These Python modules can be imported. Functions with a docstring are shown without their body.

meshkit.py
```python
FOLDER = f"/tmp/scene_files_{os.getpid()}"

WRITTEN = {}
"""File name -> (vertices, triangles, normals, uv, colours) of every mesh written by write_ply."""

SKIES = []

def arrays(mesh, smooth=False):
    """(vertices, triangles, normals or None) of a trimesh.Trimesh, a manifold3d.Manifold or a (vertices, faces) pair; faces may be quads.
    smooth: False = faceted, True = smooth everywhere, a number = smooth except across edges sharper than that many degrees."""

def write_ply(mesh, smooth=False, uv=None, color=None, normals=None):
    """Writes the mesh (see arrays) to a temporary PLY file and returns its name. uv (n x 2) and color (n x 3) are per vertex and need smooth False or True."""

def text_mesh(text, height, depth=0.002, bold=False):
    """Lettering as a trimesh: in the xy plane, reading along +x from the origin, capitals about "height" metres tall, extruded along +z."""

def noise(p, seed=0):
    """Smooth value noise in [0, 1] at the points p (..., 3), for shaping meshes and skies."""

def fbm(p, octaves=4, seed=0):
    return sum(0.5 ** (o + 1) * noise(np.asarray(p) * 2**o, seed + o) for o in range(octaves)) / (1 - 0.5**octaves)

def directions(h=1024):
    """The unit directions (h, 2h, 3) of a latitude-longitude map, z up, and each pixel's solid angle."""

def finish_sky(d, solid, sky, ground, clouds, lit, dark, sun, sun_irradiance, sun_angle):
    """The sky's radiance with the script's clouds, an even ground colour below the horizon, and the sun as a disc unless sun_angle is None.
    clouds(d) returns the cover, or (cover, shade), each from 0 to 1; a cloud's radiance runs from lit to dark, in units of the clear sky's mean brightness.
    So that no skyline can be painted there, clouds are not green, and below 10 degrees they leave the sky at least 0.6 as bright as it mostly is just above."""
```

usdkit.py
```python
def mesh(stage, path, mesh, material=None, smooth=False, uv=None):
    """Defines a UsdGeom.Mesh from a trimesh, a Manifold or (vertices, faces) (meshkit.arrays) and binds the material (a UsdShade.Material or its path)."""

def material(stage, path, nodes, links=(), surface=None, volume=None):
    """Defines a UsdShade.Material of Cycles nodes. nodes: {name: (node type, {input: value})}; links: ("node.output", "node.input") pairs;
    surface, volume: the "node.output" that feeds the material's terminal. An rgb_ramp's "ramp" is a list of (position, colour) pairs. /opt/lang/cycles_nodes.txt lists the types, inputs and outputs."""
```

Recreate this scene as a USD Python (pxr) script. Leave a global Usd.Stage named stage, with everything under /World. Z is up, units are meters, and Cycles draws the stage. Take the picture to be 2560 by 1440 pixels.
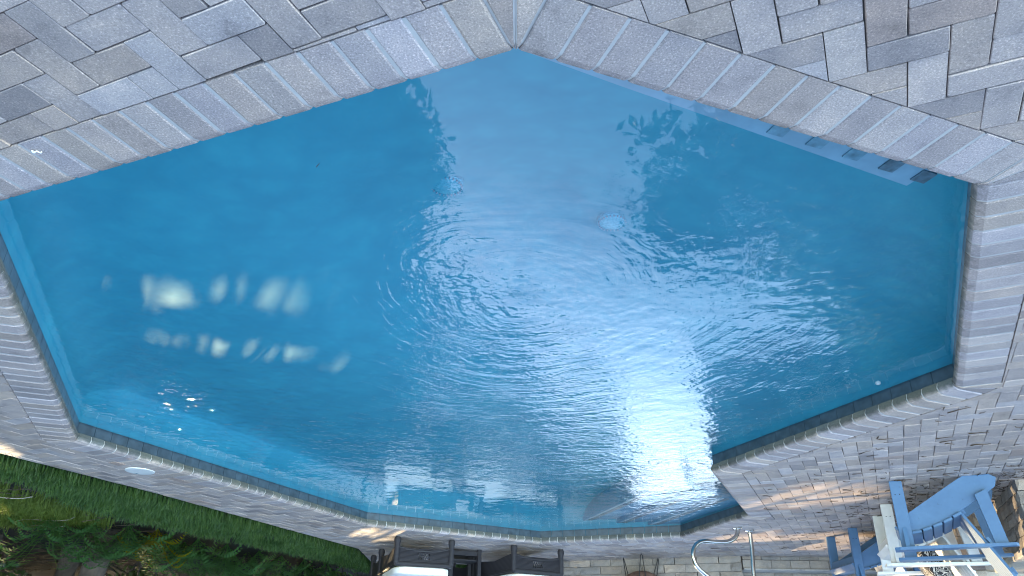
import math, random
import numpy as np, trimesh, usdkit, meshkit
from pxr import Usd, UsdGeom, UsdLux, UsdShade, Gf, Sdf, Vt
from scipy.spatial import Delaunay
from scipy.ndimage import map_coordinates, gaussian_filter
from shapely.geometry import Polygon, Point, LineString, box as sbox
from shapely import affinity
import shapely

stage = Usd.Stage.CreateInMemory()
UsdGeom.SetStageUpAxis(stage, 'Z')
UsdGeom.SetStageMetersPerUnit(stage, 1.0)
world = UsdGeom.Xform.Define(stage, '/World')
UsdGeom.Scope.Define(stage, '/World/Looks')
rng = np.random.default_rng(7)
random.seed(7)

# ------------------------------------------------------------------ camera, sky, sun
CAM_H, PITCH, ROLL, FPX = 1.5233, math.radians(26.848), math.radians(0.896), 1924.65
EXPOSURE = 2.45
SUN_AZ, SUN_EL = math.radians(23.7), math.radians(20.5)
cp, sp, cr, sr = math.cos(PITCH), math.sin(PITCH), math.cos(ROLL), math.sin(ROLL)
fwd = np.array([0, cp, -sp]); rl = np.array([1.0, 0, 0]); ul = np.array([0, sp, cp])
right = -(cr * rl + sr * ul); up = -(-sr * rl + cr * ul)          # the phone was held upside down
cam = UsdGeom.Camera.Define(stage, '/World/camera')
m = Gf.Matrix4d(*right, 0, *up, 0, *(-fwd), 0, 0, 0, CAM_H, 1)
cam.AddTransformOp().Set(m)
cam.CreateHorizontalApertureAttr(36.0)
cam.CreateVerticalApertureAttr(20.25)
cam.CreateFocalLengthAttr(36.0 * FPX / 2560)
cam.CreateClippingRangeAttr(Gf.Vec2f(0.05, 1000))
cam.CreateExposureAttr(EXPOSURE)

SKY_STRENGTH, SUN_INT = 0.14, 0.5
sky_mat = usdkit.material(stage, '/World/Looks/sky_look', {
    's': ('sky_texture', {'sky_type': 'single_scattering', 'sun_disc': False, 'sun_elevation': SUN_EL, 'sun_rotation': SUN_AZ,
                          'air_density': 1.0, 'aerosol_density': 0.5, 'ozone_density': 0.3}),
    'b': ('background_shader', {'strength': SKY_STRENGTH})}, [('s.color', 'b.color')], surface='b.background')
dome = UsdLux.DomeLight.Define(stage, '/World/sky')
UsdShade.MaterialBindingAPI.Apply(dome.GetPrim()).Bind(sky_mat)
dome.GetPrim().SetCustomDataByKey('kind', 'structure')
sdir = np.array([math.sin(SUN_AZ) * math.cos(SUN_EL), math.cos(SUN_AZ) * math.cos(SUN_EL), math.sin(SUN_EL)])
sun = UsdLux.DistantLight.Define(stage, '/World/sun')
sx = np.cross([0, 0, 1.0], sdir); sx /= np.linalg.norm(sx); sy = np.cross(sdir, sx)
sun.AddTransformOp().Set(Gf.Matrix4d(*sx, 0, *sy, 0, *sdir, 0, 0, 0, 30, 1))
sun.CreateNormalizeAttr(True); sun.CreateIntensityAttr(SUN_INT); sun.CreateAngleAttr(0.45)
sun.CreateColorAttr(Gf.Vec3f(1.0, 0.75, 0.42))

# ------------------------------------------------------------------ helpers
used = {}
def numbered(parent, name):
    k = (str(parent), name); n = used.get(k, -1) + 1; used[k] = n
    return f'{parent}/{name}' if n == 0 else f'{parent}/{name}_{n:03d}'

def data(prim, **kw):
    for k, v in kw.items():
        if v: prim.SetCustomDataByKey(k, v)
    return prim

def obj(name, mesh, mat, parent='/World', smooth=False, tone=None, **kw):
    path = numbered(parent, name)
    if tone is not None and not isinstance(smooth, bool): raise ValueError
    g = usdkit.mesh(stage, path, mesh, mat, smooth=smooth)
    if tone is not None:
        n = len(g.GetPointsAttr().Get())
        t = np.asarray(tone, np.float32)
        if t.ndim == 1: t = np.tile(t, (n, 1))
        UsdGeom.PrimvarsAPI(g).CreatePrimvar('tone', Sdf.ValueTypeNames.Color3fArray, 'vertex').Set(Vt.Vec3fArray.FromNumpy(t))
    data(g.GetPrim(), **kw)
    return path

def struct(name, mesh, mat, parent='/World', **kw):
    return obj(name, mesh, mat, parent, kind='structure' if parent == '/World' else None, **kw)

def thing(name, label, cat, loc=(0, 0, 0), rz=0.0, group=None, kind=None):
    path = numbered('/World', name)
    x = UsdGeom.Xform.Define(stage, path)
    x.AddTranslateOp().Set(Gf.Vec3d(*map(float, loc))); x.AddRotateZOp().Set(math.degrees(rz))
    data(x.GetPrim(), label=label, category=cat, group=group, kind=kind)
    return path

def copy_of(src, label, loc, rz, group=None, scale=1.0):
    name = src.rsplit('/', 1)[1]
    import re
    name = re.sub(r'_\d{3}$', '', name)
    s = stage.GetPrimAtPath(src)
    path = numbered('/World', name)
    x = UsdGeom.Xform.Define(stage, path)
    x.GetPrim().GetReferences().AddInternalReference(src)
    x.ClearXformOpOrder()
    x.AddTranslateOp().Set(Gf.Vec3d(*map(float, loc))); x.AddRotateZOp().Set(math.degrees(rz))
    if scale != 1.0: x.AddScaleOp().Set(Gf.Vec3f(scale, scale, scale))
    data(x.GetPrim(), label=label, category=s.GetCustomDataByKey('category'), group=group)
    x.GetPrim().SetInstanceable(True)
    return path

class MB:
    def __init__(s): s.v = []; s.f = []; s.n = 0
    def add(s, v, f):
        v = np.asarray(v, float); f = np.asarray(f, int)
        if f.ndim == 2 and f.shape[1] == 4: f = np.vstack([f[:, [0, 1, 2]], f[:, [0, 2, 3]]])
        s.v.append(v); s.f.append(f + s.n); s.n += len(v); return s
    def mesh(s, t): return s.add(t.vertices, t.faces)
    def box(s, c, size, rot=None, bev=0.0):
        hx, hy, hz = np.asarray(size) / 2
        if bev > 0:
            b = min(bev, hx * .9, hy * .9, hz * .9)
            P = [(sx_ * (hx - (a != 0) * b), sy_ * (hy - (a != 1) * b), sz_ * (hz - (a != 2) * b)) for sx_ in (-1, 1) for sy_ in (-1, 1) for sz_ in (-1, 1) for a in (0, 1, 2)]
            t = trimesh.convex.convex_hull(np.array(P))
        else: t = trimesh.creation.box(size)
        v = t.vertices.copy()
        if rot is not None: v = v @ np.asarray(rot).T
        return s.add(v + np.asarray(c), t.faces)
    def tube(s, pts, r, sides=10, caps=True):
        p = np.asarray(pts, float); r = np.broadcast_to(np.asarray(r, float), (len(p),))
        t = np.gradient(p, axis=0); t /= np.linalg.norm(t, axis=1, keepdims=True) + 1e-12
        a = np.zeros_like(p); ref = np.array([0, 0, 1.0]) if abs(t[0, 2]) < .9 else np.array([1.0, 0, 0])
        a0 = np.cross(t[0], ref); a0 /= np.linalg.norm(a0)
        for i in range(len(p)):
            a0 = a0 - t[i] * (a0 @ t[i]); a0 /= np.linalg.norm(a0) + 1e-12; a[i] = a0
        b = np.cross(t, a); ang = np.arange(sides) * 2 * np.pi / sides
        v = p[:, None] + r[:, None, None] * (np.cos(ang)[None, :, None] * a[:, None] + np.sin(ang)[None, :, None] * b[:, None])
        i, j = np.meshgrid(np.arange(len(p) - 1), np.arange(sides), indexing='ij')
        q = np.stack([i * sides + j, i * sides + (j + 1) % sides, (i + 1) * sides + (j + 1) % sides, (i + 1) * sides + j], -1).reshape(-1, 4)
        v = v.reshape(-1, 3); f = np.vstack([q[:, [0, 1, 2]], q[:, [0, 2, 3]]])
        if caps:
            n = len(v); v = np.vstack([v, p[0], p[-1]]); e = (len(p) - 1) * sides
            k = np.arange(sides)
            f = np.vstack([f, np.c_[np.full(sides, n), (k + 1) % sides, k], np.c_[np.full(sides, n + 1), e + k, e + (k + 1) % sides]])
        return s.add(v, f)
    def prism(s, poly, thick, frame):
        """poly: 2-D outline; frame: (origin, ex, ey, ez); extruded along ez from -thick/2 to +thick/2."""
        t = trimesh.creation.extrude_polygon(Polygon(poly), thick, engine='earcut')
        v = t.vertices - [0, 0, thick / 2]; o, ex, ey, ez = map(np.asarray, frame)
        return s.add(o + v[:, :1] * ex + v[:, 1:2] * ey + v[:, 2:3] * ez, t.faces if np.dot(np.cross(ex, ey), ez) > 0 else t.faces[:, ::-1])
    def get(s):
        return trimesh.Trimesh(np.vstack(s.v), np.vstack(s.f), process=False)

def rot_axis(axis, a): return trimesh.transformations.rotation_matrix(a, axis)[:3, :3]
def spline(pts, n):
    from scipy.interpolate import CubicSpline
    p = np.asarray(pts, float); d = np.r_[0, np.cumsum(np.linalg.norm(np.diff(p, axis=0), axis=1))]
    return CubicSpline(d, p)(np.linspace(0, d[-1], n))

# ------------------------------------------------------------------ materials
def mat(name, nodes, links, surface='p.BSDF', **kw): return usdkit.material(stage, f'/World/Looks/{name}', nodes, links, surface=surface, **kw)
def simple(name, col, rough=0.6, metal=0.0, var=0.15, scale=12.0, bump=0.0, bscale=60.0, spec=0.5):
    c = np.array(col)
    nodes = {'g': ('geometry', {}), 'n': ('noise_texture', {'scale': scale, 'detail': 5.0}),
             'r': ('rgb_ramp', {'ramp': [(0.25, tuple(c * (1 - var))), (0.75, tuple(np.minimum(c * (1 + var), 1)))]}),
             'p': ('principled_bsdf', {'roughness': rough, 'metallic': metal, 'specular_ior_level': spec})}
    links = [('g.position', 'n.vector'), ('n.fac', 'r.fac'), ('r.color', 'p.base_color')]
    if bump:
        nodes['nb'] = ('noise_texture', {'scale': bscale, 'detail': 4.0}); nodes['b'] = ('bump', {'strength': 1.0, 'distance': bump})
        links += [('g.position', 'nb.vector'), ('nb.fac', 'b.height'), ('b.normal', 'p.normal')]
    return mat(name, nodes, links)

def stone_mat(name, fleck=1.0, bump=0.0012, wear=0.5, stain_shade=False):
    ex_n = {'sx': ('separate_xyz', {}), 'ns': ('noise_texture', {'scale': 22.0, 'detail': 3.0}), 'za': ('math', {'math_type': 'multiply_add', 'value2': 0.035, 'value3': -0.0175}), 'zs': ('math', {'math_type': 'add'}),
            'zr': ('map_range', {'from_min': -0.006, 'from_max': -0.032, 'to_min': 0.0, 'to_max': 1.0, 'clamp': True}), 'ms': ('mix_color', {'blend_type': 'multiply', 'b': (0.26, 0.31, 0.285)})} if stain_shade else {}  # greenish algae tint plus shade painted into the colour, darkening down the coping nose
    ex_l = [('g.position', 'sx.vector'), ('g.position', 'ns.vector'), ('ns.fac', 'za.value1'), ('sx.z', 'zs.value1'), ('za.value', 'zs.value2'), ('zs.value', 'zr.value'), ('zr.result', 'ms.fac'), ('m2.result', 'ms.a'), ('ms.result', 'p.base_color')] if stain_shade else [('m2.result', 'p.base_color')]
    return mat(name, {**ex_n,
        'g': ('geometry', {}), 'a': ('attribute', {'attribute': 'tone'}),
        'n1': ('noise_texture', {'scale': 5.5, 'detail': 6.0, 'roughness': 0.68}),
        'r1': ('rgb_ramp', {'ramp': [(0.27, (0.42, 0.42, 0.44)), (0.42, (.86, .86, .88)), (0.55, (1.04, 1.02, 1.0)), (0.74, (1.36, 1.28, 1.18))]}),
        'm1': ('mix_color', {'blend_type': 'multiply', 'fac': wear, 'use_clamp': False}),
        'n2': ('noise_texture', {'scale': 170.0, 'detail': 2.0, 'roughness': 0.75}),
        'r2': ('rgb_ramp', {'ramp': [(0.30, (0.45, 0.45, 0.45)), (0.44, (0.92, 0.92, 0.92)), (0.58, (1.08, 1.08, 1.08)), (0.70, (2.1, 2.06, 2.0))]}),
        'm2': ('mix_color', {'blend_type': 'multiply', 'fac': 0.8 * fleck, 'use_clamp': False}),
        'n3': ('noise_texture', {'scale': 140.0, 'detail': 3.0, 'roughness': 0.65}),
        'b': ('bump', {'strength': 1.0, 'distance': bump}),
        'p': ('principled_bsdf', {'roughness': 0.68, 'specular_ior_level': 0.5})},
        [('g.position', 'n1.vector'), ('n1.fac', 'r1.fac'), ('a.color', 'm1.a'), ('r1.color', 'm1.b'),
         ('g.position', 'n2.vector'), ('n2.fac', 'r2.fac'), ('m1.result', 'm2.a'), ('r2.color', 'm2.b'),
         ('g.position', 'n3.vector'), ('n3.fac', 'b.height'), ('b.normal', 'p.normal')] + ex_l)

def leaf_mat(name, col, trans, rough=0.45, transw=0.45, var=0.35, spec=0.4):
    c = np.array(col); t = np.array(trans)
    return mat(name, {
        'g': ('geometry', {}), 'n': ('white_noise_texture', {'dimensions': '1D'}),
        'r': ('rgb_ramp', {'ramp': [(0.0, tuple(c * (1 - var))), (0.6, tuple(c)), (1.0, tuple(c * (1 + var)))]}),
        'p': ('principled_bsdf', {'roughness': rough, 'specular_ior_level': spec}),
        't': ('translucent_bsdf', {'color': tuple(t)}), 'x': ('mix_closure', {'fac': transw})},
        [('g.random_per_island', 'n.w'), ('n.value', 'r.fac'), ('r.color', 'p.base_color'), ('p.BSDF', 'x.closure1'), ('t.BSDF', 'x.closure2')], surface='x.closure')

M_paver = stone_mat('paver_stone', fleck=0.75, wear=0.8)
M_coping = stone_mat('coping_stone', fleck=0.9, bump=0.0010, wear=0.6, stain_shade=True)
M_mortar = simple('mortar', (0.47, 0.445, 0.41), 0.9, var=0.1, bump=0.0006, bscale=200)
M_bed = simple('joint_sand', (0.14, 0.125, 0.11), 0.95, var=0.4, scale=40)
M_block = stone_mat('split_face_block', fleck=0.6, bump=0.004, wear=0.8)
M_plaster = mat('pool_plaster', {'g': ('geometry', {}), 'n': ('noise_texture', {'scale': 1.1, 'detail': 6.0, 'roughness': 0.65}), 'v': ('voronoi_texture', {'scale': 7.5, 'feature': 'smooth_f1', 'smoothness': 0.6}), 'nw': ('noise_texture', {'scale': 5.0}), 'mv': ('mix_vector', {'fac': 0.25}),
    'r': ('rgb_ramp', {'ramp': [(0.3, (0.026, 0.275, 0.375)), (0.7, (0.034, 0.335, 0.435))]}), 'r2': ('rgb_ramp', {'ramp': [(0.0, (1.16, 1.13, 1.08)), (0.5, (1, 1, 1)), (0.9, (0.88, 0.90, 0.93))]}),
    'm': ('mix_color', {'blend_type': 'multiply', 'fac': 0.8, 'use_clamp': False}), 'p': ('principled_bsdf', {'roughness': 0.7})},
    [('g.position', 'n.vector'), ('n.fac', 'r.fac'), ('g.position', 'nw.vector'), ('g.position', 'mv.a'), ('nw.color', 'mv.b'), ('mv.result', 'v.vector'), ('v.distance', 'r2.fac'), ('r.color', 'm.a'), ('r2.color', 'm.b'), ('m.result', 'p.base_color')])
M_ledge = simple('pool_ledge_plaster', (0.18, 0.33, 0.42), 0.6, var=0.12, scale=9)
M_tread = simple('pool_step_plaster', (0.045, 0.28, 0.43), 0.6, var=0.12, scale=5)
M_tile = simple('slate_tile', (0.036, 0.054, 0.068), 0.35, var=0.45, scale=14, bump=0.001)
M_tile_dark = simple('slate_accent_tile', (0.085, 0.15, 0.19), 0.35, var=0.5, scale=30)
M_nosing = simple('pale_step_nosing', (0.30, 0.42, 0.48), 0.5, var=0.1)
M_tile_faint = simple('faded_accent_tile', (0.115, 0.25, 0.32), 0.4, var=0.4, scale=26)
M_white = simple('white_plastic', (0.60, 0.61, 0.60), 0.45, var=0.04)
M_drain = mat('drain_cover_plastic', {'g': ('geometry', {}), 'v': ('voronoi_texture', {'scale': 75.0}), 'r': ('rgb_ramp', {'ramp': [(0.0, (0.030, 0.28, 0.40)), (0.35, (0.05, 0.36, 0.47)), (0.8, (0.085, 0.43, 0.54))]}),
              'p': ('principled_bsdf', {'roughness': 0.5})}, [('g.position', 'v.vector'), ('v.distance', 'r.fac'), ('r.color', 'p.base_color')])
M_steel = simple('brushed_steel', (0.62, 0.60, 0.57), 0.18, metal=1.0, var=0.03)
M_blue = mat('blue_paint', {'g': ('geometry', {}), 'n': ('noise_texture', {'scale': 6.0, 'detail': 7.0, 'roughness': 0.7}), 'n2': ('noise_texture', {'scale': 48.0, 'detail': 4.0, 'roughness': 0.7}),
    'r': ('rgb_ramp', {'ramp': [(0.3, (0.055, 0.125, 0.235)), (0.6, (0.068, 0.150, 0.272)), (0.8, (0.095, 0.185, 0.30))]}), 'r2': ('rgb_ramp', {'ramp': [(0.24, (0.55, 0.52, 0.48)), (0.36, (1, 1, 1)), (0.70, (1, 1, 1)), (0.78, (1.5, 1.4, 1.25))]}),
    'm': ('mix_color', {'blend_type': 'multiply', 'fac': 0.75, 'use_clamp': False}), 'b': ('bump', {'strength': 1.0, 'distance': 0.0012}), 'p': ('principled_bsdf', {'roughness': 0.55})},
    [('g.position', 'n.vector'), ('g.position', 'n2.vector'), ('n.fac', 'r.fac'), ('n2.fac', 'r2.fac'), ('r.color', 'm.a'), ('r2.color', 'm.b'), ('m.result', 'p.base_color'), ('n2.fac', 'b.height'), ('b.normal', 'p.normal')])
M_chairwhite = simple('white_paint', (0.74, 0.73, 0.69), 0.55, var=0.06, scale=18, bump=0.0008, bscale=45)
M_wicker = mat('dark_wicker', {'g': ('geometry', {}), 'w': ('wave_texture', {'wave_type': 'bands', 'bands_direction': 'z', 'scale': 22.0, 'distortion': 0.6}),
               'r': ('rgb_ramp', {'ramp': [(0.2, (0.009, 0.0085, 0.011)), (0.9, (0.027, 0.024, 0.029))]}), 'b': ('bump', {'strength': 1.0, 'distance': 0.003}),
               'p': ('principled_bsdf', {'roughness': 0.55})}, [('g.position', 'w.vector'), ('w.fac', 'r.fac'), ('r.color', 'p.base_color'), ('w.fac', 'b.height'), ('b.normal', 'p.normal')])
M_cushion = simple('off_white_canvas', (0.72, 0.72, 0.70), 0.85, var=0.05, scale=8, bump=0.002, bscale=14)
M_iron = simple('black_iron', (0.02, 0.02, 0.022), 0.5, metal=0.6, var=0.3)
M_rust = simple('rusty_metal', (0.10, 0.055, 0.04), 0.8, var=0.55, scale=16, bump=0.002)
M_dirt = simple('dark_mulch', (0.014, 0.011, 0.009), 0.95, var=0.6, scale=25, bump=0.01, bscale=30)
M_lawn = simple('lawn_soil', (0.035, 0.05, 0.018), 0.95, var=0.5, scale=20)
M_grass = mat('grass_blades', {
    'g': ('geometry', {}), 'n': ('white_noise_texture', {'dimensions': '1D'}), 'n2': ('noise_texture', {'scale': 4.5, 'detail': 5.0, 'roughness': 0.7}),
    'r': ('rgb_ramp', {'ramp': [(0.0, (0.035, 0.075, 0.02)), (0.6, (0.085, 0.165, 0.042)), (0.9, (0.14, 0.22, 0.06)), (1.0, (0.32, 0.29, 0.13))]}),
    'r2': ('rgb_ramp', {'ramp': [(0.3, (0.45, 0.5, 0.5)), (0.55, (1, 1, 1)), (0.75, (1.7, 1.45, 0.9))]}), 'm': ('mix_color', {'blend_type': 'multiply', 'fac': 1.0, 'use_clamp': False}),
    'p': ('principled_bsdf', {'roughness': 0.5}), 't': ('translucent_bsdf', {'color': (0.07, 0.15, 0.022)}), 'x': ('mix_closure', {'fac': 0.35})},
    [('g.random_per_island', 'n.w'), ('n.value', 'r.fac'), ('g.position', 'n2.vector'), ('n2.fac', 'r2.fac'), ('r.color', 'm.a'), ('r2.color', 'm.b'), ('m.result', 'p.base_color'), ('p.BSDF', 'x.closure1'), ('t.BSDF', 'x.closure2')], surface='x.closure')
M_moss = leaf_mat('yellow_green_moss', (0.12, 0.17, 0.03), (0.2, 0.26, 0.04), 0.6, 0.4)
M_fern = leaf_mat('fern_frond', (0.050, 0.120, 0.040), (0.15, 0.29, 0.04), 0.75, 0.5, spec=0.1)
M_fern_y = leaf_mat('yellow_fern_frond', (0.13, 0.125, 0.005), (0.34, 0.29, 0.004), 0.9, 0.6, spec=0.05)
M_leaf = leaf_mat('oak_leaf', (0.045, 0.075, 0.022), (0.11, 0.17, 0.03), 0.45, 0.4)
M_leaf_d = leaf_mat('dark_leaf', (0.026, 0.045, 0.016), (0.05, 0.085, 0.018), 0.5, 0.25)
M_leaf_l = leaf_mat('light_leaf', (0.08, 0.14, 0.035), (0.20, 0.32, 0.05), 0.45, 0.45)
M_gloss = leaf_mat('glossy_leaf', (0.030, 0.050, 0.018), (0.09, 0.13, 0.02), 0.18, 0.25)
M_bark = simple('bark', (0.042, 0.034, 0.028), 0.95, var=0.5, scale=14, bump=0.02, bscale=18)
M_twig = simple('dry_twig', (0.06, 0.04, 0.028), 0.9, var=0.5, scale=30)
M_wall = simple('house_stucco', (0.13, 0.13, 0.15), 0.9, var=0.08)
M_palewall = simple('pale_stucco', (0.50, 0.47, 0.49), 0.9, var=0.08)
M_roof = simple('roof_shingle', (0.05, 0.05, 0.052), 0.9, var=0.3, scale=9)
M_glass = mat('window_glass', {'f': ('fresnel', {'IOR': 1.5}), 't': ('transparent_bsdf', {'color': (0.5, 0.55, 0.55)}), 'g': ('glossy_bsdf', {'roughness': 0.02}), 'x': ('mix_closure', {})},
              [('f.fac', 'x.fac'), ('t.BSDF', 'x.closure1'), ('g.BSDF', 'x.closure2')], surface='x.closure')
M_paisley = mat('paisley_fabric', {
    'g': ('texture_coordinate', {}), 'n': ('noise_texture', {'scale': 9.0, 'detail': 1.5, 'distortion': 1.6}), 's': ('math', {'math_type': 'multiply', 'value2': 46.0}), 'si': ('math', {'math_type': 'sine'}),
    'r': ('rgb_ramp', {'ramp': [(0.0, (0.025, 0.025, 0.028)), (0.55, (0.03, 0.03, 0.033)), (0.72, (0.58, 0.53, 0.48)), (1.0, (0.62, 0.57, 0.52))]}),
    'p': ('principled_bsdf', {'roughness': 0.85})},
    [('g.object', 'n.vector'), ('n.fac', 's.value1'), ('s.value', 'si.value1'), ('si.value', 'r.fac'), ('r.color', 'p.base_color')])
M_water = mat('pool_water', {
    'at': ('attribute', {'attribute': 'tone'}), 'ms': ('attribute', {'attribute': 'mask'}), 'vs': ('vector_math', {'math_type': 'multiply', 'vector2': (30.0, 2.6, 2.6)}),
    'n1': ('noise_texture', {'scale': 1.0, 'detail': 2.0, 'roughness': 0.55, 'distortion': 0.6}), 'ge': ('geometry', {}),
    'n2': ('noise_texture', {'scale': 34.0, 'detail': 1.0}), 'ad': ('math', {'math_type': 'multiply_add', 'value2': 0.55}),
    'h': ('math', {'math_type': 'multiply'}), 'b': ('bump', {'strength': 1.0, 'distance': 0.0036}),
    'dt': ('vector_math', {'math_type': 'dot_product'}), 'ab': ('math', {'math_type': 'absolute'}), 'on': ('math', {'math_type': 'subtract', 'value1': 1.0}),
    'pw': ('math', {'math_type': 'power', 'value2': 5.0}), 'f': ('math', {'math_type': 'multiply_add', 'value2': 0.965, 'value3': 0.035}), 't': ('transparent_bsdf', {'color': (0.93, 0.985, 0.99)}),
    'gl': ('glossy_bsdf', {'roughness': 0.015, 'color': (1, 1, 1)}), 'x': ('mix_closure', {})},
    [('at.vector', 'vs.vector1'), ('vs.vector', 'n1.vector'), ('ge.position', 'n2.vector'), ('n2.fac', 'ad.value1'), ('n1.fac', 'ad.value3'), ('ad.value', 'h.value1'), ('ms.fac', 'h.value2'),
     ('h.value', 'b.height'), ('b.normal', 'gl.normal'), ('ge.incoming', 'dt.vector1'), ('ge.normal', 'dt.vector2'), ('dt.value', 'ab.value1'), ('ab.value', 'on.value2'), ('on.value', 'pw.value1'), ('pw.value', 'f.value1'),
     ('f.value', 'x.fac'), ('t.BSDF', 'x.closure1'), ('gl.BSDF', 'x.closure2')], surface='x.closure')

# ------------------------------------------------------------------ pool plan (nose line of the coping, counter-clockwise)
V = {'A': (0.0, 1.597), 'J': (2.03, 2.466), 'I': (3.221, 5.659), 'H': (1.605, 9.057), 'G': (-0.416, 10.155), 'F': (-2.062, 9.574), 'E': (-2.482, 8.187), 'D': (-1.663, 6.339), 'C': (-2.557, 4.200), 'B': (-1.589, 2.201)}
VN = np.array([V[k] for k in 'AJIHGFEDCB'])
NV = len(VN)
pool_poly = Polygon(VN)
wall_poly = pool_poly.buffer(0.03, join_style='mitre')
COPW = 0.235
cop_outer = pool_poly.buffer(COPW, join_style='round', quad_segs=4)
WATER_Z = -0.140

DK_TH = math.radians(-155.39); PW = 0.102
e1 = np.array([math.cos(DK_TH), math.sin(DK_TH)]); e2 = np.array([math.sin(DK_TH), -math.cos(DK_TH)])
DO = np.array([-0.8575, 1.3640])
# the origin of the bond: corner seen at the near right paving
def project(P):
    P = np.asarray(P, float).reshape(-1, 3) - [0, 0, CAM_H]
    zf = P @ fwd; x = P @ right / zf * FPX; y = P @ up / zf * FPX
    return np.stack([1280 + x, 720 - y], 1), zf

# ------------------------------------------------------------------ ground, lawn, terrace
deck_right = [(6.6, 0.35), (4.03, 6.02), (3.39, 7.41), (2.02, 10.87), (2.05, 12.3)]
deck_poly = Polygon([(-7.0, -2.2), (7.8, -2.2)] + deck_right + [(-0.6, 12.3), (-0.60, 11.9), (-3.17, 10.99), (-5.25, 11.05), (-5.25, 8.2), (-4.75, 7.75), (-4.25, 6.45), (-7.0, 5.3)])
S = 150.0
def sheet(poly, z):
    v, f = trimesh.creation.triangulate_polygon(poly, engine='earcut')
    return trimesh.Trimesh(np.c_[v, np.full(len(v), z)], f, process=False)
ground_poly = sbox(-S, -S, S, S).difference(deck_poly.buffer(-0.10))
struct('ground', sheet(ground_poly, -0.030), M_dirt)
lawn_back = Polygon([(-S + 1, -S + 1), (S - 1, -S + 1), (S - 1, -2.2), (-S + 1, -2.2)])
struct('lawn', sheet(lawn_back.difference(deck_poly.buffer(-.02)), -0.024), M_lawn)

# ------------------------------------------------------------------ patio: herringbone pavers
patio = numbered('/World', 'patio'); px = UsdGeom.Xform.Define(stage, patio); data(px.GetPrim(), kind='structure', label='blue grey herringbone brick paving round the pool', category='paving')
paving_poly = deck_poly.difference(cop_outer.buffer(0.004))
obj('joint_sand', sheet(deck_poly.difference(pool_poly.buffer(0.10)), -0.016), M_bed, patio)
palette = [((0.31, 0.295, 0.295), 5), ((0.27, 0.26, 0.265), 4), ((0.35, 0.335, 0.33), 4), ((0.29, 0.265, 0.25), 3), ((0.20, 0.195, 0.205), 1.6), ((0.33, 0.30, 0.275), 2), ((0.25, 0.215, 0.20), 0.9), ((0.33, 0.335, 0.36), 2)]
pal_c = np.array([c for c, _ in palette]); pal_c = (pal_c * .85 + pal_c.mean(0) * .15) * [1.23, 1.075, .965]; pal_w = np.array([w for _, w in palette]); pal_w = pal_w / pal_w.sum()
tiles = []
for j in range(-70, 90):
    for i in range(-90, 90):
        a0, b0 = i + 2 * j, -i + 2 * j
        for (a, b, la, lb) in ((a0, b0, 1, 2), (a0 - 1, b0 - 1, 2, 1)):
            c = DO + PW * ((a + la / 2) * e1 + (b + lb / 2) * e2)
            if -6.9 < c[0] < 7 and -0.6 < c[1] < 12.4: tiles.append((a, b, la, lb, c[0], c[1]))
T = np.array(tiles)
sc, zf = project(np.c_[T[:, 4:6], np.zeros(len(T))])
inview = (zf > 0.3) & (sc[:, 0] > -700) & (sc[:, 0] < 3250) & (sc[:, 1] > -550) & (sc[:, 1] < 1560)
T = T[inview]; sc = sc[inview]; zf = zf[inview]
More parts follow.
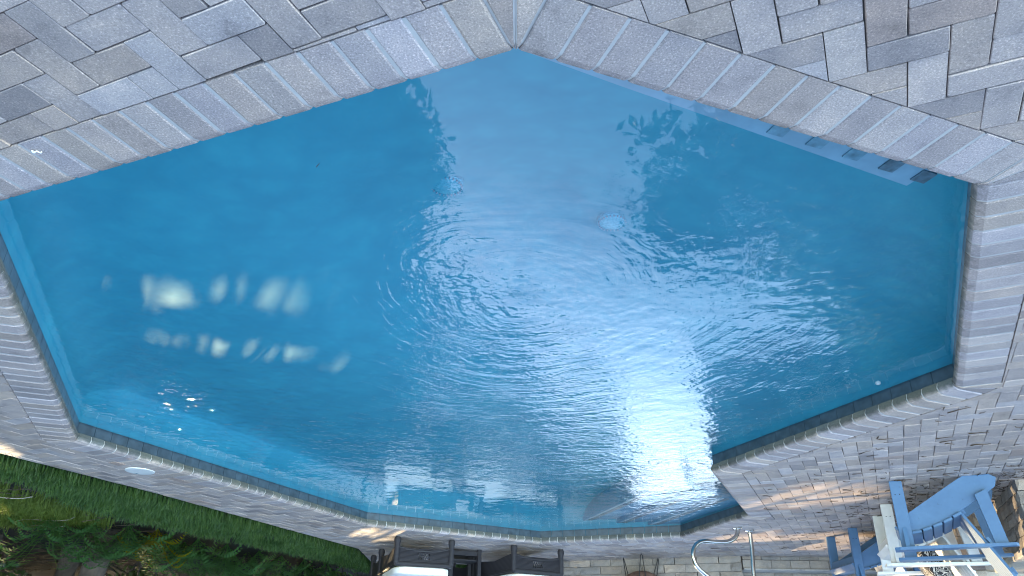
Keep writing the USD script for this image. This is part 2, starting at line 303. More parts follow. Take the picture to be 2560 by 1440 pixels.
def paver_mesh(a, b, la, lb):
    inset = 0.0012 + rng.uniform(0, .0013)
    q = np.array([(0, 0), (la, 0), (la, lb), (0, lb)], float) * PW
    q = DO + (a * PW + q[:, :1]) * e1 + (b * PW + q[:, 1:]) * e2
    cen = q.mean(0)
    full = Polygon(q)
    if not paving_poly.intersects(full): return None
    z0 = rng.normal(0, 0.0011); tx, ty = rng.normal(0, 0.006, 2)
    hz = lambda xy: z0 + (xy - cen) @ np.array([tx, ty])
    if paving_poly.contains(full):
        u = q - cen; L = np.abs(u @ np.c_[e1, e2]); sg = np.sign(u @ np.c_[e1, e2])
        def ring(ins, jit=0.0):
            w = sg * (L - ins) + rng.normal(0, jit, (4, 2)) if jit else sg * (L - ins)
            return cen + w[:, :1] * e1 + w[:, 1:] * e2
        # rounded corners: 8-gon
        def ring8(ins, cut):
            w = L - ins; out = []
            for k in range(4):
                p = np.array([w[k, 0] * sg[k, 0], w[k, 1] * sg[k, 1]])
                p1 = p - [sg[k, 0] * cut, 0]; p2 = p - [0, sg[k, 1] * cut]
                out += [p1, p2] if k in (1, 3) else [p2, p1]
            return np.array(out)
        jit = rng.normal(0, 0.0009, (8, 2))
        r_top = ring8(inset + 0.0022, 0.005) + jit; r_mid = ring8(inset, 0.004) + jit
        def wrl(r): return cen + r[:, :1] * e1 + r[:, 1:] * e2
        t, mm = wrl(r_top), wrl(r_mid)
        v = np.vstack([np.c_[t, hz(t)], np.c_[mm, hz(mm) - 0.0022], np.c_[mm, np.full(8, -0.035)]])
        k = np.arange(8); n = (k + 1) % 8
        f = np.vstack([np.c_[np.zeros(6, int), np.arange(1, 7), np.arange(2, 8)], np.c_[k, 8 + k, 8 + n], np.c_[k, 8 + n, n], np.c_[8 + k, 16 + k, 16 + n], np.c_[8 + k, 16 + n, 8 + n]])
        t_ = v[f[0]]
        if np.cross(t_[1] - t_[0], t_[2] - t_[0])[2] < 0: f = f[:, ::-1]
        return v, f
    g = full.intersection(paving_poly).buffer(-inset, join_style='mitre')
    if g.is_empty: return None
    gs = [x for x in getattr(g, 'geoms', [g]) if x.area > 0.0006]
    if not gs: return None
    vs, fs, n0 = [], [], 0
    for x in gs:
        t = trimesh.creation.extrude_polygon(x.simplify(0.0006), 0.035, engine='earcut')
        v = t.vertices.copy(); topm = v[:, 2] > 0.01; v[:, 2] -= 0.035; v[topm, 2] = hz(v[topm, :2])
        vs.append(v); fs.append(t.faces + n0); n0 += len(v)
    return np.vstack(vs), np.vstack(fs)
inside = (sc[:, 0] > 0) & (sc[:, 0] < 2560) & (sc[:, 1] > 0) & (sc[:, 1] < 1440)
size = np.where(inside, 1.0, 0.05) / zf ** 2 * (CAM_H / zf)
order = np.argsort(-size)
single, rest_v, rest_f, rest_t, rn = 0, [], [], [], 0
for k in order:
    a, b, la, lb = map(int, T[k, :4])
    r = paver_mesh(a, b, la, lb)
    if r is None: continue
    tone = pal_c[rng.choice(len(pal_c), p=pal_w)] * rng.uniform(0.9, 1.1)
    if single < 300 and inside[k]:
        obj('paver', r, M_paver, patio, tone=tone); single += 1
    else:
        rest_v.append(r[0]); rest_f.append(r[1] + rn); rn += len(r[0]); rest_t.append(np.tile(tone, (len(r[0]), 1)))
obj('distant_pavers', (np.vstack(rest_v), np.vstack(rest_f)), M_paver, patio, tone=np.vstack(rest_t), kind='stuff')

# ------------------------------------------------------------------ swimming pool
pool = thing('swimming_pool', 'blue plastered many sided pool with bullnose brick coping and slate waterline tile', 'swimming pool')
Z0 = -0.065
def star(poly, s, c): return c + s * (poly - c)
cen = np.array([0.25, 5.4])
dense = []
WP = np.array(wall_poly.exterior.coords)[:-1]
if Polygon(WP).exterior.is_ccw is False: WP = WP[::-1]
for i in range(len(WP)):
    a, b = WP[i], WP[(i + 1) % len(WP)]; n = max(2, int(np.linalg.norm(b - a) / 0.15))
    dense += [a + (b - a) * t for t in np.arange(n) / n]
dense = np.array(dense); nd = len(dense)
def floor_depth(p):
    d = np.exp(-(((p[:, 0] + 0.2) / 1.2) ** 2 + ((p[:, 1] - 3.9) / 1.3) ** 2))
    return -0.50 - 0.52 * d
rings = [np.c_[dense, np.full(nd, Z0)], np.c_[dense, np.full(nd, -0.30)]]
for s, w in ((0.985, .35), (0.965, .62), (0.94, .82), (0.91, .94), (0.87, 1), (.8, 1), (.7, 1), (.6, 1), (.5, 1), (.4, 1), (.3, 1), (.2, 1), (.1, 1)):
    p = star(dense, s, cen); rings.append(np.c_[p, -0.30 + (floor_depth(p) + 0.30) * w])
v = np.vstack(rings + [np.r_[cen, floor_depth(cen[None])[0]][None]])
k = np.arange(nd); n = (k + 1) % nd; f = []
for r in range(len(rings) - 1):
    f += [np.c_[r * nd + k, (r + 1) * nd + n, (r + 1) * nd + k][:, ::-1], np.c_[r * nd + k, r * nd + n, (r + 1) * nd + n][:, ::-1]]
f.append(np.c_[(len(rings) - 1) * nd + k, (len(rings) - 1) * nd + n, np.full(nd, len(v) - 1)])
f = np.vstack(f)
tm = trimesh.Trimesh(v, f, process=False)
if tm.face_normals[-1][2] < 0: f = f[:, ::-1]
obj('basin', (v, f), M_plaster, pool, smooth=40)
# coping stones, one by one, with tapered stones fanned at the corners
prof = np.array([(0.055, -0.078), (0.012, -0.070), (0.0, -0.040), (0.012, -0.012), (0.042, 0.0), (COPW, 0.0), (COPW, -0.05)])
def loft(L, R, prof, dz=0.0, side=0.0):
    """stone between the joint lines L(u) and R(u); its upper arrises are eased at the joints."""
    cols = []
    for t, drop in ((0, 0.0035), (0.07, 0.0), (0.93, 0.0), (1, 0.0035)):
        pts = []
        for (u, z) in prof:
            a, b = L(u), R(u); q = a + (b - a) * t
            pts.append((q[0], q[1], z + dz - (drop if z > -0.03 else 0)))
        cols.append(pts)
    P = np.array(cols); nc, npf = P.shape[:2]; v = P.reshape(-1, 3); f = []
    for c in range(nc - 1):
        for j in range(npf - 1):
            a, b, c2, d = c * npf + j, c * npf + j + 1, (c + 1) * npf + j + 1, (c + 1) * npf + j
            f += [(a, d, c2), (a, c2, b)]
    for c in (0, nc - 1):
        for j in range(1, npf - 1): f.append((c * npf, c * npf + j, c * npf + j + 1) if c == 0 else (c * npf, c * npf + j + 1, c * npf + j))
    return v, np.array(f)
tx_ = lambda i: (VN[(i + 1) % NV] - VN[i]) / np.linalg.norm(VN[(i + 1) % NV] - VN[i])
nrm = lambda t: np.array([t[1], -t[0]])
cop_pal = np.array([(0.30, 0.29, 0.30), (0.27, 0.27, 0.29), (0.34, 0.33, 0.33), (0.31, 0.285, 0.27), (0.25, 0.24, 0.25), (0.33, 0.33, 0.36), (0.35, 0.325, 0.30)]) * .8 * [1.18, 1.02, .93] + np.array([.34, .297, .268]) * .2
mort = MB(); GAP = 0.0095
mprof = prof.copy(); mprof[:5, 0] += 0.004; mprof[:, 1] -= np.where(prof[:, 1] > -0.03, 0.003, -0.002); mprof[5:, 0] -= 0.004
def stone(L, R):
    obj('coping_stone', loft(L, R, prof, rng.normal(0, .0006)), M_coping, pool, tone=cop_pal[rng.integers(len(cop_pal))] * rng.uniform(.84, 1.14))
for i in range(NV):
    P0, P1 = VN[i], VN[(i + 1) % NV]; t = tx_(i); nn = nrm(t); Ld = np.linalg.norm(P1 - P0)
    tp, tn = tx_((i - 1) % NV), tx_((i + 1) % NV)
    turn = lambda a, b: math.atan2(a[0] * b[1] - a[1] * b[0], a @ b)
    d0, d1 = turn(tp, t), turn(t, tn)             # > 0: convex corner
    lo = lambda u, d0=d0: u * math.tan(-d0 / 2) if d0 < 0 else -1e9
    hi = lambda u, d1=d1, Ld=Ld: Ld - u * math.tan(-d1 / 2) if d1 < 0 else 1e9
    n_ = max(1, round(Ld / 0.1125)); pch = Ld / n_
    for k_ in range(n_):
        sa, sb = k_ * pch + GAP / 2, (k_ + 1) * pch - GAP / 2
        if sa + .02 > hi(COPW) + .2 or sb < lo(COPW) - .2: continue
        Lf = lambda u, sa=sa: P0 + t * min(max(sa, lo(u) + GAP / 2), hi(u) - GAP / 2) + nn * u
        Rf = lambda u, sb=sb: P0 + t * max(min(sb, hi(u) - GAP / 2), lo(u) + GAP / 2) + nn * u
        stone(Lf, Rf)
    mv, mf = loft(lambda u: P0 + t * max(0, lo(u)) + nn * u, lambda u: P0 + t * min(Ld, hi(u)) + nn * u, mprof); mort.add(mv, mf)
    if d1 > 0.05:                                   # fan at the end corner
        a0 = math.atan2(nn[1], nn[0]); nw = max(1, round(d1 * COPW / 0.085))
        for w in range(nw):
            b0, b1 = a0 + d1 * w / nw, a0 + d1 * (w + 1) / nw; bm = (b0 + b1) / 2
            dm = np.array([math.cos(bm), math.sin(bm)]); pm = np.array([-dm[1], dm[0]]); ta = math.tan((b1 - b0) / 2)
            hw = lambda u, ta=ta: max(0.0008, u * ta - GAP / 2)
            stone(lambda u, dm=dm, pm=pm, hw=hw: P1 + dm * u - pm * hw(u), lambda u, dm=dm, pm=pm, hw=hw: P1 + dm * u + pm * hw(u))
            hwm = lambda u, ta=ta: u * ta
            mv, mf = loft(lambda u: P1 + dm * u - pm * hwm(u), lambda u: P1 + dm * u + pm * hwm(u), mprof); mort.add(mv, mf)
obj('mortar', mort.get(), M_mortar, pool)
# waterline tiles
for i in range(NV):
    P0, P1 = WP[i], WP[(i + 1) % len(WP)]
    t = (P1 - P0); Ld = np.linalg.norm(t); t /= Ld; nn = np.array([-t[1], t[0]])   # into the pool
    n_ = max(1, round(Ld / 0.152)); pch = Ld / n_
    for k_ in range(n_):
        c = P0 + t * (k_ + .5) * pch + nn * 0.003
        R_ = np.array([[t[0], nn[0], 0], [t[1], nn[1], 0], [0, 0, 1]])
        mb = MB().box((c[0], c[1], -0.108), (pch - 0.004, 0.010, 0.088), R_)
        obj('waterline_tile', mb.get(), M_tile, pool)
# under-water ledge along the near right wall, with dark accent tiles
A_, B_ = np.array(V['A']), np.array(V['B']); tAB = (A_ - B_) / np.linalg.norm(A_ - B_); nAB = np.array([-tAB[1], tAB[0]])
if nAB @ (cen - A_) < 0: nAB = -nAB
led = [A_ - nAB * .03, A_ + nAB * 0.125 - tAB * .03, A_ + (B_ - A_) * .25 + nAB * 0.155, B_ + nAB * 0.235 + tAB * 0.02, B_ - nAB * .03]
t_ = trimesh.creation.extrude_polygon(Polygon(led), 0.25, engine='earcut'); t_.apply_translation((0, 0, -0.158 - 0.25))
obj('ledge', t_, M_ledge, pool)
for (x, y) in ((-1.520, 2.350), (-1.372, 2.284), (-1.214, 2.216), (-1.060, 2.150), (-0.905, 2.088)):
    R_ = np.array([[tAB[0], nAB[0], 0], [tAB[1], nAB[1], 0], [0, 0, 1]])
    obj('accent_tile', MB().box((x, y, -0.157), (0.066, 0.064, 0.008), R_).get(), M_tile_dark if x < -1.3 else M_tile_faint, pool)
# entry steps off the far left edge
F_, E_ = np.array(V['F']), np.array(V['E']); tFE = (E_ - F_) / np.linalg.norm(E_ - F_); nFE = np.array([-tFE[1], tFE[0]])
inner = wall_poly.buffer(-0.004)
for off, z in ((0.95, -0.262), (0.605, -0.212), (0.29, -0.172)):
    pl = Polygon([F_ - tFE * 2 - nFE * .3, F_ - tFE * 2 + nFE * off, E_ + tFE * (0.02) + nFE * off, E_ + tFE * .02 - nFE * .3])
    pl = pl.intersection(inner); pl = max(getattr(pl, 'geoms', [pl]), key=lambda g: g.area)
    t_ = trimesh.creation.extrude_polygon(pl, 0.4 + z + 0.2, engine='earcut'); t_.apply_translation((0, 0, z - (0.4 + z + 0.2)))
    st = obj('entry_step', t_, M_tread, pool)
    nose = LineString([F_ - tFE * 2 + nFE * (off - 0.022), E_ + nFE * (off - 0.022)]).intersection(pl.buffer(-.01)); nose = max(getattr(nose, 'geoms', [nose]), key=lambda g: g.length)
    na, nb_ = np.array(nose.coords[0]), np.array(nose.coords[-1]); nc_ = (na + nb_) / 2
    obj('nosing', MB().box((nc_[0], nc_[1], z + 0.001), (np.linalg.norm(nb_ - na), .03, .008), np.array([[tFE[0], nFE[0], 0], [tFE[1], nFE[1], 0], [0, 0, 1]])).get(), M_nosing, st)
    line = LineString([F_ - tFE * 2 + nFE * (off - 0.075), E_ + nFE * (off - 0.075)]).intersection(pl)
    line = max(getattr(line, 'geoms', [line]), key=lambda g: g.length)
    pa, pb = np.array(line.coords[0]), np.array(line.coords[-1]); Ld = np.linalg.norm(pb - pa); n_ = int(Ld / 0.15)
    for k_ in range(n_):
        c = pa + (pb - pa) * (k_ + .5) / n_
        R_ = np.array([[tFE[0], nFE[0], 0], [tFE[1], nFE[1], 0], [0, 0, 1]])
        obj('trim_tile', MB().box((c[0], c[1], z + 0.001), (Ld / n_ - .006, 0.055, 0.008), R_).get(), M_tile_dark, st)
# drains and a return fitting
for (x, y) in ((0.364, 3.49), (-0.602, 3.977)):
    z = floor_depth(np.array([[x, y]]))[0] + 0.012
    prof2 = np.array([(0.0, 0.022), (0.05, 0.020), (0.078, 0.010), (0.092, 0.0), (0.092, -0.03)])
    t_ = trimesh.creation.revolve(prof2[::-1], sections=28); t_.apply_translation((x, y, z))
    dr = obj('drain_cover', t_, M_drain, pool, smooth=40)
    mb = MB()
    for q in range(24):
        a = q * math.tau / 24; c = np.array([math.cos(a), math.sin(a)])
        mb.box((x + c[0] * .083, y + c[1] * .083, z + 0.012), (0.010, 0.006, 0.01), rot_axis([0, 0, 1], a))
    obj('slot_ring', mb.get(), M_ledge, dr)
t_ = trimesh.creation.icosphere(2, 0.017); t_.apply_scale((1, 1, .8)); t_.apply_translation((-2.335, 4.62, -0.18))
obj('return_fitting', t_, M_white, pool, smooth=True)

# ------------------------------------------------------------------ water with its ripples
STEP = 0.012
x0, y0, x1, y1 = wall_poly.bounds
gx = np.arange(x0 - .1, x1 + .1, STEP); gy = np.arange(y0 - .1, y1 + .1, STEP)
GX, GY = np.meshgrid(gx, gy, indexing='ij')
def band(lmin, lmax, seed, ang=None, aniso=1.0):
    r_ = np.random.default_rng(seed); n_ = r_.normal(size=GX.shape)
    F2 = np.fft.fft2(n_); kx = np.fft.fftfreq(GX.shape[0], STEP)[:, None]; ky = np.fft.fftfreq(GX.shape[1], STEP)[None]
    if ang is not None:
        ca, sa = math.cos(ang), math.sin(ang); kk = np.hypot(kx * ca + ky * sa, (-kx * sa + ky * ca) * aniso)
    else: kk = np.hypot(kx, ky)
    w = np.exp(-((np.log(np.maximum(kk, 1e-6)) - math.log(1 / math.sqrt(lmin * lmax))) / (0.5 * math.log(lmax / lmin) + .15)) ** 2)
    h_ = np.fft.ifft2(F2 * w).real; g0, g1 = np.gradient(h_, STEP)
    return h_ / np.sqrt((g0 ** 2 + g1 ** 2).mean())
def blob(cx, cy, rx, ry, p=2.0, ang=0.0):
    ca, sa = math.cos(ang), math.sin(ang); X, Y = GX - cx, GY - cy
    return np.exp(-(((X * ca + Y * sa) / rx) ** 2 + ((-X * sa + Y * ca) / ry) ** 2) ** (p / 2))
C0 = np.array([-0.05, 3.35])
RR, TH = np.hypot(GX - C0[0], (GY - C0[1]) * 0.8), np.arctan2(GY - C0[1], GX - C0[0])
nz = meshkit.noise
warp = meshkit.fbm(np.stack([GX * 2.2, GY * 2.2, 0 * GX], -1), 3, 5)
swirl = nz(np.stack([RR / 0.030 + warp * 7, np.cos(TH) * 3 + warp * 2, np.sin(TH) * 3], -1), 3) - .5
g0, g1 = np.gradient(gaussian_filter(swirl, 0.7), STEP); swirl = gaussian_filter(swirl, 0.7) / np.sqrt((g0 ** 2 + g1 ** 2).mean())
big = meshkit.fbm(np.stack([GX * 0.9 + 3, GY * 0.9, 0 * GX], -1), 3, 9)
ringw = np.sin(RR * math.tau / 0.075 + warp * 26) * np.clip(meshkit.fbm(np.stack([GX * 3, GY * 3, 0 * GX + 4], -1), 3, 12) * 2.6 - .75, 0, 1)
g0, g1 = np.gradient(ringw, STEP); ringw = ringw / np.sqrt((g0 ** 2 + g1 ** 2).mean())
core = blob(-0.1, 4.0, 1.15, 1.4, 2.4)
farm = np.clip((GY - 3.6) / 2.5, 0, 1) * (0.25 + 1.3 * np.clip(big - .35, 0, 1))
farm = farm * (1 - .65 * blob(.7, 8.2, 1.5, 1.3, 4))
nearcalm = 1 - blob(0.0, 1.9, 1.3, 0.55, 4) * 0.93
hgt = (0.005 * band(.5, 1.6, 1) + 0.010 * band(.16, .45, 2)
       + core * (0.013 * ringw + 0.022 * swirl + 0.022 * band(.05, .10, 3))
       + farm * (0.040 * band(.06, .18, 4) + 0.022 * band(.045, .09, 14))
       + blob(-1.45, 2.9, 0.55, 0.65, 4) * 0.034 * band(.08, .22, 5)
       + blob(1.8, 3.9, 0.9, 1.0, 4) * 0.034 * band(.05, .14, 6)
       + blob(2.0, 5.4, 0.9, 1.2, 4) * 0.035 * band(.09, .2, 16)
       + 0.010 * band(.06, .12, 7) * (0.3 + big)) * nearcalm + 0.0025 * band(.35, .9, 8)
wp = wall_poly.buffer(0.002)
prepared = shapely.prepared.prep(wp.buffer(-STEP * 0.6))
mask = shapely.contains_xy(wp.buffer(-STEP * 0.6), GX, GY)
pts_in = np.c_[GX[mask], GY[mask]]
ext = np.array(wp.exterior.segmentize(STEP).coords)[:-1]
if not wp.exterior.is_ccw: ext = ext[::-1]
allp = np.vstack([ext, pts_in])
tri = Delaunay(allp).simplices
cc = allp[tri].mean(1); tri = tri[shapely.contains_xy(wp, cc[:, 0], cc[:, 1])]
a_ = allp[tri]; crs = (a_[:, 1, 0] - a_[:, 0, 0]) * (a_[:, 2, 1] - a_[:, 0, 1]) - (a_[:, 1, 1] - a_[:, 0, 1]) * (a_[:, 2, 0] - a_[:, 0, 0])
tri[crs < 0] = tri[crs < 0][:, ::-1]
zz = map_coordinates(hgt, [(allp[:, 0] - gx[0]) / STEP, (allp[:, 1] - gy[0]) / STEP], order=3)
smp = lambda F_: map_coordinates(F_, [(allp[:, 0] - gx[0]) / STEP, (allp[:, 1] - gy[0]) / STEP], order=1)
wpath = struct('water', (np.c_[allp, WATER_Z + zz], tri), M_water, smooth=True, label='clear rippled pool water reflecting sky and trees', category='water',
               tone=np.c_[smp(RR + warp * .22), smp(np.cos(TH)), smp(np.sin(TH))])
fine = np.clip(core * 1.0 + np.clip((GY - 3.4) / 2.0, 0, 1) * np.clip(1.0 - np.abs(GX + .4) / 2.6, 0, 1) * (.5 + .8 * big), 0, 1) * nearcalm + 0.06 * np.clip((GY - 2.3), 0, 1)
fine = fine * (1 - .8 * blob(.7, 8.2, 1.5, 1.3, 4))
UsdGeom.PrimvarsAPI(stage.GetPrimAtPath(wpath)).CreatePrimvar('mask', Sdf.ValueTypeNames.FloatArray, 'vertex').Set(Vt.FloatArray.FromNumpy(np.clip(smp(fine), 0, 1).astype(np.float32)))

# sun-lit places: openings in the foliage let the light through to these points (x, y, z, radius)
LIT = [(-2.45, 7.25, 0, .22), (-2.8, 7.22, 0, .22), (-3.15, 7.2, 0, .2), (-3.3, 10.05, 0, .35), (-2.9, 10.1, 0, .3), (-3.8, 9.9, 0, .3), (-2.75, 9.4, 0, .2),
       (1.45, 9.75, 0, .16), (1.75, 9.6, 0, .12), (3.98, 6.12, 0, .12),
       (-3.95, 6.35, .75, .35), (-3.7, 6.9, .8, .3), (-4.0, 7.5, .7, .35), (-4.3, 6.8, .6, .3), (-4.5, 7.9, .4, .3), (-4.2, 8.9, .6, .4),
       (4.22, 9.62, .25, .15), (4.9, 7.6, .05, .12), (5.2, 8.2, .1, .12), (6.3, 10.1, .8, .13), (6.8, 10.5, 1.0, .08), (6.2, 12.4, .9, .08), (3.0, 12.2, .3, .08), (2.4, 12.1, .1, .15)]
# openings through which the water mirrors the sky: (x, y, radius) of the water point
def mirror(x, y, r):
    d = np.array([x, y, WATER_Z - CAM_H]); d /= np.linalg.norm(d); d[2] *= -1; return (x, y, WATER_Z, r), d
HOLES = [mirror(2.47, 4.25, .17), mirror(2.3, 4.6, .13), mirror(2.06, 3.35, .13), mirror(1.3, 4.84, .17)]
HXV = np.array([math.cos(SUN_AZ), -math.sin(SUN_AZ), 0.0]); VZV = np.cross(HXV, sdir); SAZ = np.array([math.sin(SUN_AZ), math.cos(SUN_AZ)])
SLITS = shapely.union_all([LineString([(2.66, 4.16), (2.45, 4.12), (2.2, 4.15), (2.03, 4.22)]).buffer(.15), LineString([(1.84, 4.12), (1.6, 4.22), (1.4, 4.32), (1.12, 4.46)]).buffer(.105),
                           LineString([(2.74, 4.80), (2.4, 4.86), (2.05, 5.0)]).buffer(.07), LineString([(2.15, 4.98), (1.72, 5.13), (1.4, 5.26), (.6, 5.52)]).buffer(.085)])
def slit_mask(p):
    """True where a foliage point lies on a sun ray that ends in one of the long light streaks on the pool floor."""
    a, b = p @ HXV, p @ VZV
    sgn = VZV[:2] @ SAZ
    z = np.full(a.shape, -.52)
    for _ in range(3):
        xy = a[..., None] * HXV[:2] + ((b - VZV[2] * z) / sgn)[..., None] * SAZ
        z = floor_depth(xy.reshape(-1, 2)).reshape(a.shape)
    n_ = meshkit.fbm(np.concatenate([xy * np.array([8.5, 5.0]), np.zeros(xy.shape[:-1] + (1,))], -1), 2, 31)
    return shapely.contains_xy(SLITS, xy[..., 0], xy[..., 1]) & (n_ > .345)
def open_mask(c):
    """Leaves to keep: the foliage is thin along the rays to the sun-lit places."""
    keep = np.ones(len(c), bool)
    for q in LIT:
        w = c - np.array(q[:3])
        keep &= ~((w @ sdir > 0) & (np.hypot(w @ HXV, w @ VZV) < q[3] + (.11 if q[3] >= .11 else .02)) & (rng.random(len(c)) < .99))
    for (q, d, pr) in [(q, dd_, .8) for q, dd_ in HOLES] + [((1.82, 4.16, -.14, .085), sdir, .9)]:
        w = c - np.array(q[:3]); s_ = w @ d; dist = np.linalg.norm(w - s_[:, None] * d, axis=1)
        keep &= ~((s_ > 0) & (dist < q[3]) & (rng.random(len(c)) < pr))
    return keep

# ------------------------------------------------------------------ trees
def leaves(centers, size, seed, carve=True, flat=0.0):
    r_ = np.random.default_rng(seed); c = centers
    if carve: c = c[open_mask(c)]
    n_ = len(c); d = r_.normal(size=(n_, 3)); d[:, 2] *= (1 - flat); d /= np.linalg.norm(d, axis=1, keepdims=True)
    u = np.cross(d, r_.normal(size=(n_, 3))); u /= np.linalg.norm(u, axis=1, keepdims=True); w = np.cross(d, u)
    s_ = size * r_.uniform(.7, 1.3, (n_, 1))
    v = np.stack([c - d * s_, c + u * s_ * .42, c + d * s_, c - u * s_ * .42 + w * s_ * .12], 1)
    if carve:
        t9 = np.concatenate([v, v.mean(1, keepdims=True), (v + np.roll(v, -1, 1)) / 2, (v + v.mean(1, keepdims=True)) / 2], 1)
        v = v[~(slit_mask(t9).any(1) & (r_.random(n_) < .986))]; n_ = len(v)
    v = v.reshape(-1, 3)
    k = np.arange(n_) * 4
    return v, np.vstack([np.c_[k, k + 1, k + 2], np.c_[k, k + 2, k + 3]])
def tree(name, label, base, r0, clumps, n_leaf, size, material, seed, group=None):
    r_ = np.random.default_rng(seed)
    t = thing(name, label, 'tree', group=group)
    b = np.array(base, float); mb = MB()
    top = np.mean([c[:3] for c in clumps], axis=0); low = min(c[2] - c[3] * .6 for c in clumps)
    fork = b + (top - b) * 0.35; fork[2] = max(b[2] + 0.8, low)
    pts = spline([b - [0, 0, .15], b + (fork - b) * .5 + r_.normal(0, .08, 3) * [1, 1, 0], fork], 10)
    rr = np.linspace(r0, r0 * .62, 10); rr[0] *= 1.5; rr[1] *= 1.15
    mb.tube(pts, rr, 10)
    for c in clumps:
        e = np.array(c[:3]); mid = (fork + e) / 2 + r_.normal(0, .25, 3)
        mb.tube(spline([fork - (fork - b) * .08, mid, e], 8), np.linspace(r0 * .5, r0 * .1, 8), 7)
        for q in range(5):
            e2_ = e + r_.normal(size=3) * c[3] * .5; mb.tube(spline([mid + (e - mid) * .4, (e + e2_) / 2 + r_.normal(0, .1, 3), e2_], 5), np.linspace(r0 * .2, r0 * .04, 5), 5)
    obj('trunk', mb.get(), M_bark, t, smooth=True)
    vol = np.array([c[3] ** 2 for c in clumps]); cnt = (n_leaf * vol / vol.sum()).astype(int); cs = []
    for c, k in zip(clumps, cnt):
        nb = max(8, k // 55); d = r_.normal(size=(nb, 3)); d /= np.linalg.norm(d, axis=1, keepdims=True)
        bc = np.array(c[:3]) + d * (r_.uniform(.25, 1, (nb, 1)) ** .5) * c[3] * np.array([1, 1, c[4] if len(c) > 4 else .8])
        w = r_.integers(nb, size=k); cs.append(bc[w] + r_.normal(size=(k, 3)) * 0.17 * c[3] ** .5)
    obj('crown', leaves(np.vstack(cs), size, seed), material, t)
    return t
tree('oak_tree', 'tall oak with a thick grey brown trunk rising behind the ferns beside the grass', (4.98, 9.85, 0), .17, [(5.6, 9.4, 4.0, 2.2), (6.6, 11.2, 5.4, 2.6), (5.4, 10.6, 7.0, 2.2), (7.4, 9.2, 7.0, 2.4), (5.7, 8.6, 6.0, 1.7), (6.5, 9.8, 2.6, 1.5), (3.5, 10.3, 8.2, 1.75), (3.9, 8.9, 7.2, 1.4), (4.8, 9.6, 9.0, 1.7), (5.6, 7.8, 8.2, 1.8), (4.2, 7.9, 6.0, 1.2), (5.3, 10.9, 1.9, 1.0), (4.6, 11.8, 2.1, .9), (6.4, 10.4, 1.8, .9), (5.6, 9.2, 2.0, .8)], 70000, .125, M_leaf, 11)
tree('oak_tree', 'dark trunked oak standing in the shade left of the thick grey brown trunk', (6.05, 11.3, 0), .13, [(7.6, 13, 3.6, 2.4), (8.8, 11.5, 5.6, 2.6), (9.5, 14, 4.6, 2.6), (7.6, 13.4, 6.4, 2.2)], 34000, .13, M_leaf, 12)
tree('oak_tree', 'oak with a brown trunk between the ferns and the iron fence', (3.95, 12.35, 0), .15, [(4.3, 13.3, 4.0, 2.0), (4.6, 14.6, 5.8, 2.1), (5.8, 14.6, 3.4, 1.9), (3.5, 13.8, 5.6, 1.6), (3.3, 13.5, 7.4, 1.8), (3.6, 14.2, 9.2, 1.7), (3.1, 12.8, 6.2, 1.2)], 40000, .15, M_leaf, 13)
tree('oak_tree', 'broad oak at the open end of the grass strip, outside the view to the left', (7.6, 5.4, 0), .2, [(7.4, 6.2, 3.8, 2.4), (7.9, 4.4, 5.0, 2.6), (8.2, 7.2, 6.0, 2.4), (7.0, 6.6, 2.4, 1.4), (8.0, 5.6, 7.4, 2.2)], 28000, .15, M_leaf, 14)
tree('oak_tree', 'oak beside the paving behind the near corner of the pool', (8.6, 1.6, 0), .2, [(8.4, 2.0, 4.2, 2.6), (8.2, 0.2, 5.0, 2.4)], 10000, .15, M_leaf, 15)
for q, (x, y, r0_, cl, lab) in enumerate([
    (2.2, 18.6, .16, [(2.2, 18.8, 3.6, 2.0), (3.2, 19.2, 5.4, 1.9), (1.2, 19.0, 5.2, 1.7), (2.2, 19, 6.6, 1.5)], 'dense dark tree standing behind the pale garden wall'),
    (6.2, 18.8, .16, [(5.6, 18.4, 3.6, 2.2), (7.2, 19.2, 5.0, 2.3), (5.6, 19.4, 6.4, 2.0)], 'dense dark tree right of the pale garden wall in the back row'),
    (10.4, 17.6, .18, [(9.8, 17.4, 3.4, 2.5), (11.4, 18.0, 5.4, 2.6), (10.0, 18.6, 7.0, 2.3)], 'big dark tree at the back of the shady bed'),
    (12.0, 12.6, .18, [(11.4, 11.6, 3.2, 2.6), (12.2, 13.4, 5.4, 2.6), (11.6, 10.0, 5.2, 2.4)], 'big dark tree deep in the shady bed behind the oaks'),
    (0.2, 22.6, .16, [(-.1, 22.6, 3.0, 2.0), (1.0, 23.0, 5.0, 2.0), (-.8, 23.0, 5.2, 1.5), (.4, 23.0, 6.6, 1.4)], 'thin airy tree in the middle of the far tree row behind the loungers')]):
    tree('back_tree', lab, (x, y, 0), r0_, cl, 20000 if q < 4 else 3800, .17, M_leaf, 60 + q)
# trees mirrored at the far side and on the terrace
tree('maple_tree', 'leafy tree leaning over the pool from the raised terrace, seen mirrored in the water', (-6.6, 8.4, .6), .16, [(-2.6, 7.6, 3.75, 1.05, .9), (-2.2, 7.9, 3.2, .7), (-3.5, 7.5, 4.4, 1.1), (-4.6, 7.5, 4.2, 1.3), (-5.9, 7.8, 4.8, 1.7), (-7.4, 8.6, 4.6, 1.9)], 21000, .10, M_leaf_d, 21)
tree('maple_tree', 'dark green tree beside the house gable, seen mirrored in the water', (-9.0, 11.5, .6), .15, [(-8.6, 11.0, 4.2, 1.8), (-9.6, 11.6, 5.6, 1.7), (-10.6, 10.2, 4.6, 2.0), (-5.5, 9.4, 3.1, 1.2), (-5.3, 9.2, 4.3, 1.3), (-4.5, 9.6, 3.7, 1.0), (-6.6, 9.8, 3.0, 1.4), (-7.6, 9.4, 2.6, 1.3)], 26000, .11, M_leaf_l, 22)
